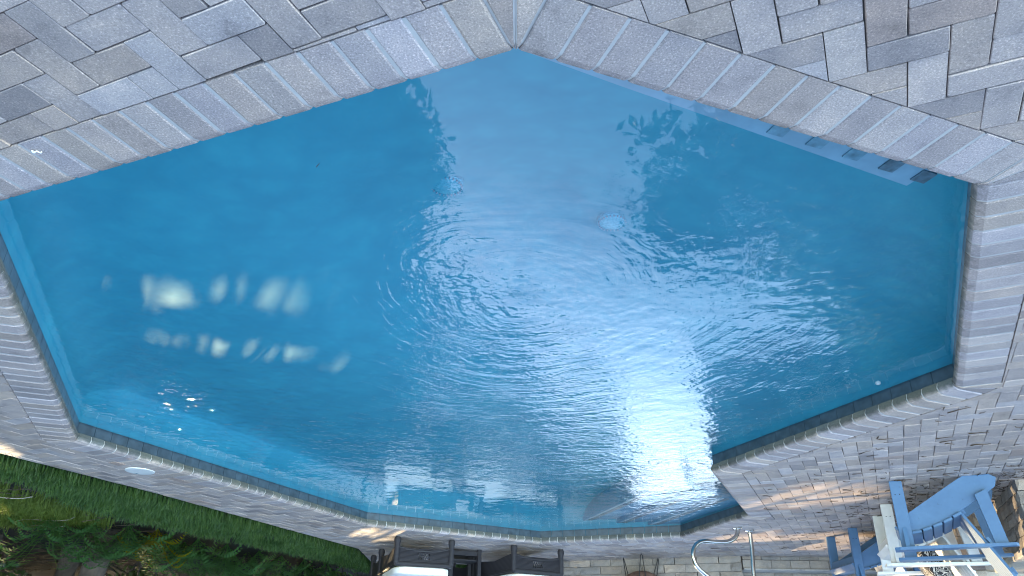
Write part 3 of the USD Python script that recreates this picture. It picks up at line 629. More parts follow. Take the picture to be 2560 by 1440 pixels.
for q, (x, y, z, r, lab) in enumerate([(1.8, 27, 5.4, 2.4, 'far green tree behind the two cushioned loungers'), (-2.3, 27, 5.0, 2.0, 'far round tree behind the retaining wall'), (4.8, 25, 5.4, 2.8, 'far tree behind the iron fence'), (8.4, 25, 6.0, 3.2, 'far broad tree behind the shady bed')]):
    tree('far_tree', lab, (x, y, 0), .16, [(x, y, z, r, 1.1), (x + r * .7, y + .5, z - 1.6, r * .8), (x - r * .5, y + .4, z - 2.0, r * .75)], (3000, 9000, 14000, 14000)[q], .18, M_leaf_l, 30 + q)

# ------------------------------------------------------------------ the house mirrored in the pool
house = thing('house', 'two storey stucco house with dark low pitched roof beyond the terrace', 'house', (-4.28, 16.0, 0), math.radians(16.5))
HX0, HX1, HY0, HY1, HE = -12.0, 0.0, 0.0, 9.0, 4.7
obj('wall', MB().box(((HX0 + HX1) / 2, (HY0 + HY1) / 2, HE / 2), (HX1 - HX0, HY1 - HY0, HE)).get(), M_wall, house)
rv = np.array([(HX0 - .4, HY0 - .5, HE), (HX1 + .1, HY0 - .4, HE), (HX1 + .1, HY1 + .5, HE), (HX0 - .4, HY1 + .5, HE), (HX0 + 3, (HY0 + HY1) / 2, HE + 1.4), (HX1 - 3, (HY0 + HY1) / 2, HE + 1.4)])
rv = np.vstack([rv, rv[:4] - [0, 0, .18]]); rv[:4, 2] += .02
rf = np.array([(0, 1, 5), (0, 5, 4), (1, 2, 5), (2, 3, 4), (2, 4, 5), (3, 0, 4), (6, 7, 1), (6, 1, 0), (7, 8, 2), (7, 2, 1), (8, 9, 3), (8, 3, 2), (9, 6, 0), (9, 0, 3), (6, 8, 7), (6, 9, 8)])
obj('roof', (rv, rf), M_roof, house)
for wx in (-10.2, -7.6, -5.0, -2.4):
    for wz in (1.35, 3.55):
        fr = MB()
        for dx, dz, sx_, sz_ in ((0, .62, 1.24, .08), (0, -.62, 1.24, .08), (-.58, 0, .08, 1.16), (.58, 0, .08, 1.16), (0, 0, .05, 1.16)): fr.box((wx + dx, HY0 - .02, wz + dz), (sx_, .07, sz_))
        w_ = obj('window', fr.get(), M_chairwhite, house)
        obj('pane', MB().box((wx, HY0 - .012, wz), (1.1, .015, 1.14)).get(), M_glass, w_)

# ------------------------------------------------------------------ retaining walls and garden steps
blk_pal = np.array([(0.27, 0.235, 0.205), (0.24, 0.21, 0.185), (0.30, 0.26, 0.225), (0.22, 0.20, 0.185), (0.29, 0.24, 0.20)])
def block_mesh(p, t, nn, L_, H_, Dp, z, amp=0.012):
    nx, nz_ = 5, 3; g = np.array([[(i / (nx - 1) - .5) * (L_ - .006), (j / (nz_ - 1) - .5) * (H_ - .005)] for j in range(nz_) for i in range(nx)])
    bul = np.array([0.0 if i in (0, nx - 1) or j in (0, nz_ - 1) else 1.0 for j in range(nz_) for i in range(nx)]) * amp + rng.normal(0, amp * .3, len(g))
    fr = np.array([np.r_[p + t * a + nn * b_, z + H_ / 2 + c] for (a, c), b_ in zip(g, bul)])
    bk = fr.copy(); bk[:, :2] -= nn * (Dp + (bul[:, None]))
    v = np.vstack([fr, bk]); N = len(g); f = []
    for j in range(nz_ - 1):
        for i in range(nx - 1):
            a, b_, c, d = j * nx + i, j * nx + i + 1, (j + 1) * nx + i + 1, (j + 1) * nx + i
            f += [(a, b_, c), (a, c, d)]
    rim = [i for i in range(nx)] + [j * nx + nx - 1 for j in range(1, nz_)] + [(nz_ - 1) * nx + i for i in range(nx - 2, -1, -1)] + [j * nx for j in range(nz_ - 2, 0, -1)]
    for a, b_ in zip(rim, rim[1:] + rim[:1]): f += [(a, N + a, N + b_), (a, N + b_, b_)]
    return v, np.array(f)
def block_wall(name, label, path, courses, H_=0.108, L_=0.30, Dp=0.18, cap=True, z0=-.02):
    w = thing(name, label, 'wall')
    path = [np.array(p, float) for p in path]
    for s_ in range(len(path) - 1):
        a, b = path[s_], path[s_ + 1]; t = b - a; Ld = np.linalg.norm(t); t /= Ld; nn = np.array([t[1], -t[0]])
        for c in range(courses):
            s0 = -(c % 2) * L_ / 2
            while s0 < Ld - .02:
                lo_, hi_ = max(0, s0), min(Ld, s0 + L_ * rng.uniform(.97, 1.03))
                if hi_ - lo_ > .04:
                    obj('block', block_mesh(a + t * (lo_ + hi_) / 2, t, nn, hi_ - lo_, H_, Dp, z0 + c * H_), M_block, w, tone=blk_pal[rng.integers(5)] * rng.uniform(.85, 1.15))
                s0 += L_
        if cap:
            n_ = max(1, round(Ld / .4))
            for k_ in range(n_):
                c_ = a + t * (k_ + .5) * Ld / n_ - nn * (Dp / 2 - .025)
                R_ = np.array([[t[0], -nn[0], 0], [t[1], -nn[1], 0], [0, 0, 1]])
                obj('cap_stone', MB().box((c_[0], c_[1], z0 + courses * H_ + .031), (Ld / n_ - .005, Dp + .06, .06), R_, .008).get(), M_block, w, tone=np.array((.36, .32, .27)) * rng.uniform(.9, 1.1))
    return w
# paths run so that the face is on the right-hand side of the direction of travel
block_wall('retaining_wall', 'long low brown split face block wall behind the chairs at the far edge of the paving', [(-3.17, 10.98), (-0.55, 11.885), (-0.45, 13.5)], 5)
block_wall('retaining_wall', 'short rough brown block wall at the corner right beside the front blue chair', [(-6.2, 5.50), (-4.20, 6.40), (-4.66, 7.66)], 5)
block_wall('retaining_wall', 'brown block wall in strong sunlight seen behind the white chair', [(-5.9, 8.32), (-4.50, 7.98), (-5.22, 9.6), (-5.24, 11.05)], 5)
steps = thing('garden_steps', 'broad brown block steps leading up behind the second blue chair', 'steps')
for r_i, (yy, zz0) in enumerate(((10.99, 0), (11.33, .17), (11.67, .34))):
    for row, (hh, zo) in enumerate(((.055, 0), (.108, .056))):
        s0 = -3.19 - (row % 2) * -.0
        xs = np.r_[0, np.arange(.13 if row else .26, 2.06, .26)]
        for x_, xn in zip(xs, np.r_[xs[1:], 2.05]):
            lo_, hi_ = -3.19 - min(2.05, xn), -3.19 - x_
            if hi_ - lo_ < .05: continue
            obj('riser_block', block_mesh(np.array([(lo_ + hi_) / 2, yy]), np.array([1.0, 0]), np.array([0, -1.0]), hi_ - lo_, hh, .16, zz0 + zo - .01, .006), M_block, steps, tone=blk_pal[rng.integers(5)] * rng.uniform(.85, 1.15))
    for k_ in range(5):
        obj('tread_stone', MB().box((-3.19 - (k_ + .5) * .41, yy + .155, zz0 + .166 + .0), (.404, .36, .02), None, .004).get(), M_block, steps, tone=np.array((.34, .31, .28)) * rng.uniform(.9, 1.1))
terr = Polygon([(-0.9, 12.05), (-3.12, 11.25), (-3.12, 12.05), (-5.3, 12.05), (-5.40, 9.7), (-4.72, 8.2), (-6.1, 8.55), (-6.5, 7.9), (-4.86, 7.7), (-4.42, 6.6), (-6.3, 5.75), (-30, 5.2), (-30, 40), (-0.9, 40)])
struct('terrace_ground', sheet(terr, 0.52), M_dirt)

# ------------------------------------------------------------------ adirondack chairs
def adirondack(name, label, material, loc, rz, group):
    t = thing(name, label, 'chair', loc, rz, group)
    X, Y, Z = np.eye(3)
    side = lambda y: ((0, y, 0), X, Z, -Y)
    for s in (-1, 1):
        fl = obj('front_leg', MB().box((-.0, s * .30, .27), (.098, .034, .54), None, .004).get(), material, t)
        for dx in (-.016, .018): obj('screw', MB().tube([(dx, s * .3165, .115), (dx, s * .3185, .115)], .0045, 7).get(), M_iron, fl)
        st = [(0.03, .31), (0.03, .41), (-.10, .405), (-.30, .345), (-.58, .185), (-.715, .095), (-.735, .03), (-.69, 0), (-.50, 0), (-.46, .02)]
        obj('side_rail', MB().prism(st, .032, side(s * .265)).get(), material, t)
        obj('rear_leg', MB().prism([(-.645, .12), (-.555, .16), (-.615, .54), (-.705, .54)], .032, side(s * .298)).get(), material, t)
        arm = [(.10, -.055), (.10, .055), (.06, .075), (-.15, .078), (-.42, .06), (-.58, .035), (-.75, .03), (-.77, -.02), (-.75, -.04), (-.40, -.052), (-.1, -.062), (.06, -.065)]
        arm = [(a, b * s) for a, b in arm]
        obj('armrest', MB().prism(arm, .024, ((0, s * .315, .553), X, Y, Z)).get(), material, t)
        obj('arm_bracket', MB().prism([(.03, .535), (-.03, .535), (0.0, .38)], .03, ((0, s * .3325, 0), X, Z, -Y)).get() if False else MB().prism([(0, .0), (.055, 0), (0, -.16)], .03, ((0.0, s * .318, .54), s * Y, Z, X)).get(), material, t)
    # seat slats following the curve of the rails
    seat = [(.045, .395, .9), (-.005, .423, .25), (-.085, .418, -.1), (-.165, .398, -.3), (-.245, .372, -.38), (-.325, .34, -.45), (-.40, .302, -.46)]
    for (x, z, a) in seat:
        obj('seat_slat', MB().box((x, 0, z), (.072, .60, .021), rot_axis([0, 1, 0], a if a > 0 else a * .9 * 1.0), .003).get(), material, t)
    obj('front_stretcher', MB().box((.035, 0, .34), (.022, .55, .09), None, .003).get(), material, t)
    rec = math.radians(27); R_ = rot_axis([0, 1, 0], -rec)
    for k_ in range(7):
        q = (k_ - 3); fan = -q * .045; hgt_ = .80 - .018 * q * q
        w0, w1 = .036, .047
        out = [(-w0, 0), (w0, 0), (w1, hgt_ - .04), (w1 * .6, hgt_ - .008), (0, hgt_), (-w1 * .6, hgt_ - .008), (-w1, hgt_ - .04)]
        ey = R_ @ np.array([0, math.sin(-fan), math.cos(fan)]); ex = R_ @ np.array([0, math.cos(fan), math.sin(fan)]); ez = np.cross(ex, ey)
        obj('back_slat', MB().prism(out, .02, ((-.405, q * .076, .235), ex, ey, ez)).get(), material, t)
    for (u_, wd, z_) in ((.04, .50, 0), (.33, .66, 0), (.58, .58, 0)):
        c = np.array([-.405, 0, .235]) + R_ @ np.array([-.024, 0, u_])
        obj('back_rail', MB().box(c, (.024, wd, .06), R_, .003).get(), material, t)
    return t
GA = 'wooden garden chairs in a row facing the pool'
def chair_at(near, far):
    near, far = np.array(near), np.array(far); c = (near + far) / 2; l = far - near; l /= np.linalg.norm(l)
    return (c[0], c[1], 0), math.atan2(-l[0], l[1])
th = math.radians(27); lv = np.array([-math.sin(th), math.cos(th)])
c1 = np.array([-3.25, 6.50]) + lv * .30
ch1 = adirondack('garden_chair', 'light blue slatted garden chair nearest the camera, beside the rough block wall', M_blue, (c1[0], c1[1], 0), th, GA)
loc, rz = chair_at((-3.59, 7.45), (-3.76, 8.02))
adirondack('garden_chair', 'white slatted garden chair holding a patterned cushion between the two blue ones', M_chairwhite, loc, rz, GA)
wl, wr = loc, rz
loc, rz = chair_at((-3.785, 8.73), (-3.77, 9.33))
copy_of(ch1, 'light blue slatted garden chair farthest along the row, in front of the block steps', loc, rz, GA)
# cushion on the white chair
cu = thing('cushion', 'black cushion with white paisley swirls leaning in the white garden chair', 'cushion', (wl[0], wl[1], 0), wr)
g = np.linspace(-1, 1, 17); U, W_ = np.meshgrid(g, g, indexing='ij')
edge = np.clip((1 - np.abs(U) ** 4) * (1 - np.abs(W_) ** 4), 0, 1) ** .55
half = .085 * edge + .006
shape_ = 1 - .06 * (1 - np.abs(U) * np.abs(W_))
P1 = np.stack([half, U * .22 * shape_, W_ * .21 * shape_], -1).reshape(-1, 3); P2 = np.stack([-half, U * .22 * shape_, W_ * .21 * shape_], -1).reshape(-1, 3)
idx = np.arange(17 * 17).reshape(17, 17); q = np.stack([idx[:-1, :-1], idx[1:, :-1], idx[1:, 1:], idx[:-1, 1:]], -1).reshape(-1, 4)
v = np.vstack([P1, P2]); Rc = rot_axis([0, 1, 0], -math.radians(30)); v = v @ Rc.T + [-.36, 0, .56]
rim = np.r_[idx[0, :-1], idx[:-1, -1], idx[-1, :0:-1], idx[:0:-1, 0]]
rq = np.c_[rim, np.roll(rim, -1), np.roll(rim, -1) + 289, rim + 289]
obj('cover', (v, np.vstack([q, q[:, ::-1] + 289, rq[:, ::-1]])), M_paisley, cu, smooth=60)

# ------------------------------------------------------------------ wicker chairs, side table
def wicker_chaise(label, loc, rz, wdt):
    t = thing('wicker_lounger', label, 'lounger', loc, rz)     # local +x is the foot end
    hw = wdt / 2; LEN = 1.78
    for s in (-1, 1):
        for x in (0.0, -1.12, -LEN):
            mb = MB().tube([(x, s * hw, 0), (x, s * hw, .02), (x, s * hw, .05), (x, s * hw, .075), (x, s * hw, .10), (x, s * hw, .315)], [.030, .042, .044, .036, .034, .034], 12)
            obj('leg', mb.get(), M_wicker, t, smooth=40)
        sd = [(-.03, .10), (-.5, .15), (-1.09, .10), (-1.4, .15), (-LEN + .03, .10), (-LEN + .03, .31), (-.03, .31)]
        obj('side_panel', MB().prism(sd, .03, ((0, s * (hw - .004), 0), (1, 0, 0), (0, 0, 1), (0, -1, 0))).get(), M_wicker, t)
        obj('seat_rail', MB().tube([(0.01, s * hw, .31), (-LEN, s * hw, .31)], .026, 10).get(), M_wicker, t, smooth=40)
    strands = MB()
    for k_ in range(14):
        z = .120 + k_ * .0140
        for seg in ((-1.0, -.22), (.22, 1.0)) if 5 <= k_ <= 9 else ((-1.0, 1.0),):
            yy = np.linspace(seg[0] * (hw - .03), seg[1] * (hw - .03), 18); ok = z > .105 + .05 * (1 - (yy / hw) ** 2)
            if ok.sum() < 4: continue
            yy = yy[ok]; strands.tube(np.c_[.004 * np.sin(np.arange(len(yy)) * math.pi + k_ * math.pi), yy, np.full(len(yy), z)], .0076, 6)
    obj('woven_apron', strands.get(), M_wicker, t, smooth=True)
    lat = MB()
    for k_ in range(-4, 5):
        for sgn in (-1, 1): lat.tube([(0, k_ * .034 - sgn * .02, .185), (0, k_ * .034 + sgn * .02, .255)], .005, 5)
    obj('lattice', lat.get(), M_wicker, t)
    obj('front_rail', MB().tube([(0.0, -hw, .312), (0.0, hw, .312)], .027, 10).get(), M_wicker, t, smooth=40)
    obj('lower_rail', MB().tube(spline([(0.0, -hw, .11), (0, -hw * .4, .148), (0, hw * .4, .148), (0.0, hw, .11)], 14), .014, 8).get(), M_wicker, t, smooth=40)
    tilt = math.radians(42); Rb = rot_axis([0, 1, 0], tilt)        # the raised back
    ex = np.array([-math.cos(tilt), 0, math.sin(tilt)]); ez = np.array([math.sin(tilt), 0, math.cos(tilt)])
    obj('back_panel', MB().prism([(0, -hw + .02), (.74, -hw + .02), (.80, -hw * .5), (.80, hw * .5), (.74, hw - .02), (0, hw - .02)], .035, ((-1.10, 0, .32), ex, np.array([0, 1.0, 0]), ez)).get(), M_wicker, t)
    def pillow(c, s3, R_):
        b = trimesh.creation.box((1, 1, 1)).subdivide().subdivide().subdivide(); v_ = b.vertices.copy()
        p = 7.0; r = (np.abs(v_ * 2) ** p).sum(1) ** (1 / p); v_ = v_ / r[:, None] * (np.abs(v_ * 2).max(1) ** 1.0)[:, None]
        return trimesh.Trimesh((v_ * np.array(s3) * 1.04) @ R_.T + c, b.faces, process=False)
    obj('seat_cushion', pillow(np.array((-.555, 0, .385)), (1.12, wdt - .01, .105), np.eye(3)), M_cushion, t, smooth=50)
    obj('back_cushion', pillow(np.array((-1.10, 0, .36)) + ex * .40 + ez * .05, (.78, wdt - .01, .105), np.array([-ex, [0, 1, 0], ez]).T), M_cushion, t, smooth=50)
    return t
a, b = np.array((1.347, 9.786)), np.array((0.70, 10.0)); dv = b - a; c = (a + b) / 2
wicker_chaise('dark wicker lounger with white cushion next to the grass, left of the small table', (c[0], c[1], 0), math.atan2(-.95, -.31), np.linalg.norm(dv))
a, b = np.array((-.077, 10.309)), np.array((-.70, 10.658)); dv = b - a; c = (a + b) / 2
wicker_chaise('dark wicker lounger with white cushion between the small table and the block wall', (c[0], c[1], 0), math.atan2(-.87, -.49), np.linalg.norm(dv))
tb = thing('side_table', 'small dark wooden side table between the two wicker loungers', 'table', (.64, 10.9, 0), math.radians(-24))
for sx_ in (-1, 1):
    for sy_ in (-1, 1): obj('leg', MB().box((sx_ * .20, sy_ * .18, .24), (.05, .05, .48), None, .003).get(), M_wicker, tb)
    obj('stretcher', MB().box((0, sx_ * .18, .055), (.35, .03, .06), None, .003).get(), M_wicker, tb)
    obj('apron', MB().box((0, sx_ * .18, .44), (.35, .03, .07), None, .003).get(), M_wicker, tb)
for k_ in range(5): obj('shelf_slat', MB().box((0, -.13 + k_ * .065, .135), (.42, .05, .018), None, .002).get(), M_wicker, tb)
for k_ in range(6): obj('top_slat', MB().box((0, -.20 + k_ * .08, .49), (.50, .072, .022), None, .002).get(), M_wicker, tb)

# ------------------------------------------------------------------ fire bowl on hairpin legs
fb = thing('fire_bowl', 'rusty brown metal fire bowl on thin black hairpin legs by the block wall', 'fire bowl', (-1.83, 11.14, 0))
pr = np.array([(.0, .20), (.10, .205), (.19, .245), (.245, .32), (.26, .40), (.25, .40), (.235, .325), (.18, .255), (.09, .22), (0.0, .215)])
obj('bowl', trimesh.creation.revolve(pr, sections=36), M_rust, fb, smooth=40)
for (lx, ly) in ((.03, -.27), (.21, .16), (-.27, .16)):
    d = np.array([lx, ly]) / np.hypot(lx, ly); p = np.array([-d[1], d[0]])
    pts = [np.r_[d * .20 + p * .05, .36], np.r_[np.array([lx, ly]) + p * .012, .03], np.r_[np.array([lx, ly]), .006], np.r_[np.array([lx, ly]) - p * .012, .03], np.r_[d * .20 - p * .05, .36]]
    obj('leg', MB().tube(pts, .006, 6).get(), M_iron, fb, smooth=True)

# ------------------------------------------------------------------ pool handrail
hr = thing('handrail', 'curved polished steel pool handrail standing by the entry steps', 'handrail')
tt = np.array([.94, -.34]); b0 = np.array([-2.55, 8.842])
path = [(-2.55, 8.842, 0), (-2.548, 8.841, .05), (-2.515, 8.829, .10), (-2.43, 8.80, .150), (-2.30, 8.75, .168), (-2.17, 8.705, .170), (-2.075, 8.67, .185), (-2.01, 8.647, .24), (-1.985, 8.637, .33), (-2.01, 8.646, .42), (-2.10, 8.68, .505), (-2.25, 8.74, .60), (-2.45, 8.83, .72), (-2.60, 8.91, .81), (-2.70, 8.98, .84), (-2.735, 9.009, .80), (-2.731, 9.009, .6), (-2.731, 9.009, .3), (-2.731, 9.009, 0)]
obj('rail_tube', MB().tube(spline(path, 110), .0235, 14).get(), M_steel, hr, smooth=True)
for (x, y) in ((-2.55, 8.842), (-2.731, 9.009)):
    t_ = trimesh.creation.revolve(np.array([(.0, .012), (.028, .012), (.045, .006), (.05, .001), (.05, 0.0), (0, 0)])[::-1], sections=20); t_.apply_translation((x, y, .002))
    obj('base_plate', t_, M_steel, hr, smooth=30)

# ------------------------------------------------------------------ skimmer lid, debris
t_ = trimesh.creation.revolve(np.array([(0, .006), (.085, .007), (.112, .006), (.118, .003), (.118, -.01), (0, -.01)])[::-1], sections=40)
lid = thing('skimmer_lid', 'round white skimmer lid set in the paving near the grass', 'lid', (3.134, 6.554, .002))
obj('cover', t_, M_white, lid, smooth=30)
obj('finger_slot', MB().box((.05, .06, .0075), (.03, .012, .002), rot_axis([0, 0, 1], .7)).get(), M_tile_dark, lid)
sc_ = thing('dry_scrap', 'small curled white scrap lying on the coping at the near left', 'debris', (1.549, 2.06, .001))
obj('strip', MB().tube(spline([(0, 0, .004), (.008, .006, .006), (.016, .001, .004), (.025, .004, .007), (.029, -.004, .004)], 14), np.linspace(.002, .0035, 14), 6).get(), M_white, sc_, smooth=True)
lf = thing('floating_leaf', 'single dark leaf floating on the calm water at the near left', 'leaf', (.714, 2.307, WATER_Z + .006))
obj('blade', leaves(np.array([[0, 0, 0.0]]), .022, 5, carve=False, flat=1.0), M_twig, lf)
def twig_mesh(L_, seed):
    r_ = np.random.default_rng(seed); p = spline([(-L_ / 2, 0, .004), (-L_ * .15, r_.normal(0, .12) * L_, .007), (L_ * .2, r_.normal(0, .12) * L_, .006), (L_ / 2, r_.normal(0, .1) * L_, .004)], 6)
    return MB().tube(p, np.linspace(.0012, .0028, 6) * r_.uniform(.8, 1.5), 5).get()
def twig_zone(r_):
    while True:
        x, y = r_.uniform(-4.6, -1.9), r_.uniform(4.4, 10.6)
        p = Point(x, y)
        if not paving_poly.contains(p): continue
        w = min(1, max(0.04, (-x - 1.9) / 2.4)) * (1.2 if y < 8.3 else .6)
        if r_.random() < w: return x, y
r_ = np.random.default_rng(42)
protos = []
for k_ in range(110):
    x, y = twig_zone(r_); L_ = r_.uniform(.05, .13); a = r_.normal(0.0, .5) + math.radians(8)
    if k_ < 6:
        t = thing('twig', 'thin dry brown twig lying on the paving between the pool and the garden chairs', 'twig', (x, y, .0), a, 'dry twigs scattered over the paving')
        obj('stick', twig_mesh(.1, 60 + k_), M_twig, t, smooth=True); protos.append(t)
    else: copy_of(protos[k_ % 6], 'thin dry brown twig lying on the paving between the pool and the garden chairs', (x, y, .0), a, 'dry twigs scattered over the paving', L_ / .1)
mb = MB()
for k_ in range(420):
    x, y = twig_zone(r_)
    if k_ > 140: 
        q = r_.normal(0, 1, 2) * [.35, .5]; x, y = (-4.15 + q[0] * .5, 6.6 + q[1]) if k_ % 2 else (-3.9 + q[0], 7.0 + q[1])
        if not paving_poly.contains(Point(x, y)): continue
    t_ = twig_mesh(r_.uniform(.03, .09), 900 + k_); v_ = t_.vertices @ rot_axis([0, 0, 1], r_.uniform(0, 3.14) if k_ > 140 else r_.normal(0, .6)).T + [x, y, 0]; mb.add(v_, t_.faces)
obj('leaf_litter', mb.get(), M_twig, smooth=False, kind='stuff', label='small dry needles and bits scattered over the paving and by the block wall', category='leaf litter')

# ------------------------------------------------------------------ grass strip, moss
def blades(P, hgt_, wid, seed, lean=.35):
    r_ = np.random.default_rng(seed); n_ = len(P); a = r_.uniform(0, math.tau, n_); d = np.c_[np.cos(a), np.sin(a)]; p = np.c_[-d[:, 1], d[:, 0]]
    hh = hgt_ * r_.uniform(.5, 1.3, n_); w = wid * r_.uniform(.7, 1.3, n_); ln = r_.normal(0, lean, n_) * hh
    b0_ = np.c_[P - p * w[:, None] / 2, np.full(n_, -.03)]; b1_ = np.c_[P + p * w[:, None] / 2, np.full(n_, -.03)]
    m0 = np.c_[P + d * ln[:, None] * .35 - p * w[:, None] * .4, hh * .6]; m1 = np.c_[P + d * ln[:, None] * .35 + p * w[:, None] * .4, hh * .6]; tp = np.c_[P + d * ln[:, None], hh * .97]
    v = np.stack([b0_, b1_, m1, m0, tp], 1).reshape(-1, 3); k = np.arange(n_) * 5
    return v, np.vstack([np.c_[k, k + 1, k + 2], np.c_[k, k + 2, k + 3], np.c_[k + 3, k + 2, k + 4]])
strip = Polygon([(5.6, 3.0), (4.07, 6.1), (3.43, 7.48), (2.06, 10.92), (2.09, 12.34), (-.3, 12.34), (-.3, 13.4), (2.3, 13.2), (2.6, 12.0), (3.1, 11.0), (3.75, 9.7), (4.25, 8.6), (4.45, 7.6), (4.45, 6.7), (4.9, 5.6), (6.4, 3.2)])
r_ = np.random.default_rng(3); P = np.c_[r_.uniform(-.4, 6.4, 230000), r_.uniform(3, 13.4, 230000)]
P = P[shapely.contains_xy(strip, P[:, 0], P[:, 1])]
wv = meshkit.fbm(np.c_[P * 1.7, np.zeros(len(P))], 3, 4)
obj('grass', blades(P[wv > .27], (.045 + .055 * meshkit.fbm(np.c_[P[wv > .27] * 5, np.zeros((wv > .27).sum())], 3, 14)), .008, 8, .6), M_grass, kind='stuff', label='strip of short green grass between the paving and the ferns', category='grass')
mp = []
for (x, y, rx, ry, k_) in ((5.1, 8.1, .5, .55, 3500), (5.6, 8.9, .6, .4, 2500), (4.95, 7.15, .25, .3, 900), (5.7, 7.8, .3, .35, 900), (4.8, 8.85, .25, .3, 800)):
    mp.append(r_.normal(size=(k_, 2)) * [rx * .6, ry * .6] + [x, y])
obj('moss_cover', blades(np.vstack(mp), .07, .009, 9, .8), M_moss, kind='stuff', label='low yellow green ground cover in sun patches on the dark mulch', category='ground cover')

# ------------------------------------------------------------------ ferns
def frond(L_, rise, droop, seed, n_=16):
    r_ = np.random.default_rng(seed); t = np.linspace(0, 1, n_ + 1)
    x = L_ * (t - .12 * t ** 3); z = rise * np.sin(t * math.pi * .62) - droop * t ** 2.5; y = r_.normal(0, .03) * L_ * t ** 2
    C = np.c_[x, y, z]; mb = MB().tube(C[::2], np.linspace(.0035, .001, len(C[::2])), 4, False)
    T_ = np.gradient(C, axis=0); T_ /= np.linalg.norm(T_, axis=1, keepdims=True)
    V_, F_ = [], []; k = 0
    for i in range(2, n_ + 1):
        ln = .46 * L_ * math.sin(math.pi * min(1, (i / n_) ** .75 * .94 + .04)) ** .8 * .5
        for s in (-1, 1):
            d = T_[i] * .28 + np.array([0, s, 0.0]) - np.array([0, 0, .25 + r_.uniform(-.1, .1)]); d /= np.linalg.norm(d); w = np.cross(d, [0, 0, 1.0]); w /= np.linalg.norm(w)
            wd = L_ / n_ * .66
            p = C[i]; V_ += [p - w * wd * .5, p + w * wd * .5, p + d * ln * .6 + w * wd * .42, p + d * ln * .6 - w * wd * .42, p + d * ln]
            F_ += [(k, k + 1, k + 2), (k, k + 2, k + 3), (k + 3, k + 2, k + 4)]; k += 5
    return mb.add(V_, F_)
def fern(label, loc, rz, seed, L_=.55, n_=13, material=None, group=None):
    r_ = np.random.default_rng(seed); t = thing('fern', label, 'fern', loc, rz, group)
    for k_ in range(n_):
        a = k_ * math.tau / n_ * 1.0 + r_.normal(0, .2); mm = frond(L_ * r_.uniform(.7, 1.15), L_ * r_.uniform(.45, .95), L_ * r_.uniform(.15, .55), seed * 50 + k_).get()
        mm.apply_transform(trimesh.transformations.rotation_matrix(a, [0, 0, 1])); obj('frond', mm, material or M_fern, t)
    return t
FP = [(5.0, 8.75), (4.72, 9.05), (4.45, 9.35), (4.62, 9.75), (4.25, 9.95), (4.0, 10.35), (3.75, 10.75), (3.85, 11.25), (3.5, 11.35), (3.3, 11.8), (3.05, 12.15), (2.75, 12.35), (4.3, 10.7), (4.1, 11.6), (3.55, 12.3), (5.25, 9.15), (4.95, 9.45), (4.6, 10.2), (4.2, 11.1), (3.75, 12.0), (3.2, 12.7)]
ordn = ['first', 'second', 'third', 'fourth', 'fifth', 'sixth', 'seventh', 'eighth', 'ninth', 'tenth', 'eleventh', 'twelfth', 'thirteenth', 'fourteenth', 'fifteenth']
GF = 'green ferns behind the grass strip'; fp = []
for k_, (x, y) in enumerate(FP):
    lab = f'dark green arching fern, {ordn[k_]} from the mossy end of the grass strip' if k_ < 12 else f'dark green fern in the second row behind the grass, {ordn[k_ - 12]} of that row'
    if k_ < 4: fp.append(fern(lab, (x, y, -.02), k_ * 1.3, 5 + k_, .5 + .06 * k_, 13, group=GF))
    else: copy_of(fp[k_ % 4], lab, (x, y, -.02), k_ * 2.1, GF, float(rng.uniform(.8, 1.15)))
fern('small bright yellow fern glowing in a sun patch among the green ones', (4.22, 9.62, -.02), .4, 77, .56, 11, M_fern_y)

# ------------------------------------------------------------------ dark shrubs behind the ferns
def shrub(label, base, clumps, n_, size, material, seed):
    r_ = np.random.default_rng(seed); t = thing('shrub', label, 'shrub'); mb = MB(); b = np.array(base, float); cs = []
    for q in range(9):
        c = clumps[q % len(clumps)]; e = np.array(c[:3]) + r_.normal(size=3) * c[3] * .5
        mb.tube(spline([b + np.r_[r_.normal(0, .06, 2), -.05], (b + e) / 2 + r_.normal(0, .12, 3), e], 7), np.linspace(.02, .004, 7), 5)
    obj('stem', mb.get(), M_bark, t, smooth=True)
    for c in clumps:
        k_ = int(n_ / len(clumps)); d = r_.normal(size=(k_, 3)); d /= np.linalg.norm(d, axis=1, keepdims=True)
        cs.append(np.array(c[:3]) + d * r_.uniform(.2, 1, (k_, 1)) ** .6 * c[3] * [1, 1, .85])
    obj('foliage', leaves(np.vstack(cs), size, seed), material, t)
shrub('glossy dark shrub glinting white in the sun at the lower left corner', (6.6, 10.2, 0), [(6.3, 10.0, .75, .55), (6.9, 10.6, 1.0, .7), (6.1, 9.3, .5, .4)], 2600, .045, M_gloss, 51)
shrub('glossy dark shrub behind the thick grey brown trunk', (6.4, 12.6, 0), [(6.2, 12.4, .9, .7), (7.0, 13.0, 1.2, .9), (5.4, 12.6, .7, .5)], 2600, .05, M_gloss, 52)
shrub('dim leafy shrub behind the yellow fern', (5.2, 11.6, 0), [(5.2, 11.5, .6, .5), (5.0, 12.3, .9, .6)], 1800, .045, M_leaf, 53)
shrub('leafy green shrub at the end of the grass strip before the iron fence', (3.0, 13.0, 0), [(3.1, 12.9, .5, .45), (3.6, 13.3, .7, .5), (2.7, 13.0, .3, .3)], 2200, .04, M_leaf_l, 54)
shrub('tall dark hedge shrub in the deep shade behind the oaks', (8.2, 12.6, 0), [(8.2, 12.4, 1.2, 1.1), (9.2, 13.4, 1.5, 1.3), (8.0, 14.5, 1.4, 1.2), (6.8, 15.4, 1.2, 1.1)], 6000, .07, M_leaf, 55)
shrub('dark hedge shrub in deep shade behind the brown trunk', (5.2, 15.0, 0), [(5.0, 15.0, 1.0, 1.0), (4.0, 15.6, .9, .8), (6.0, 14.4, 1.0, .8)], 4500, .06, M_leaf, 56)
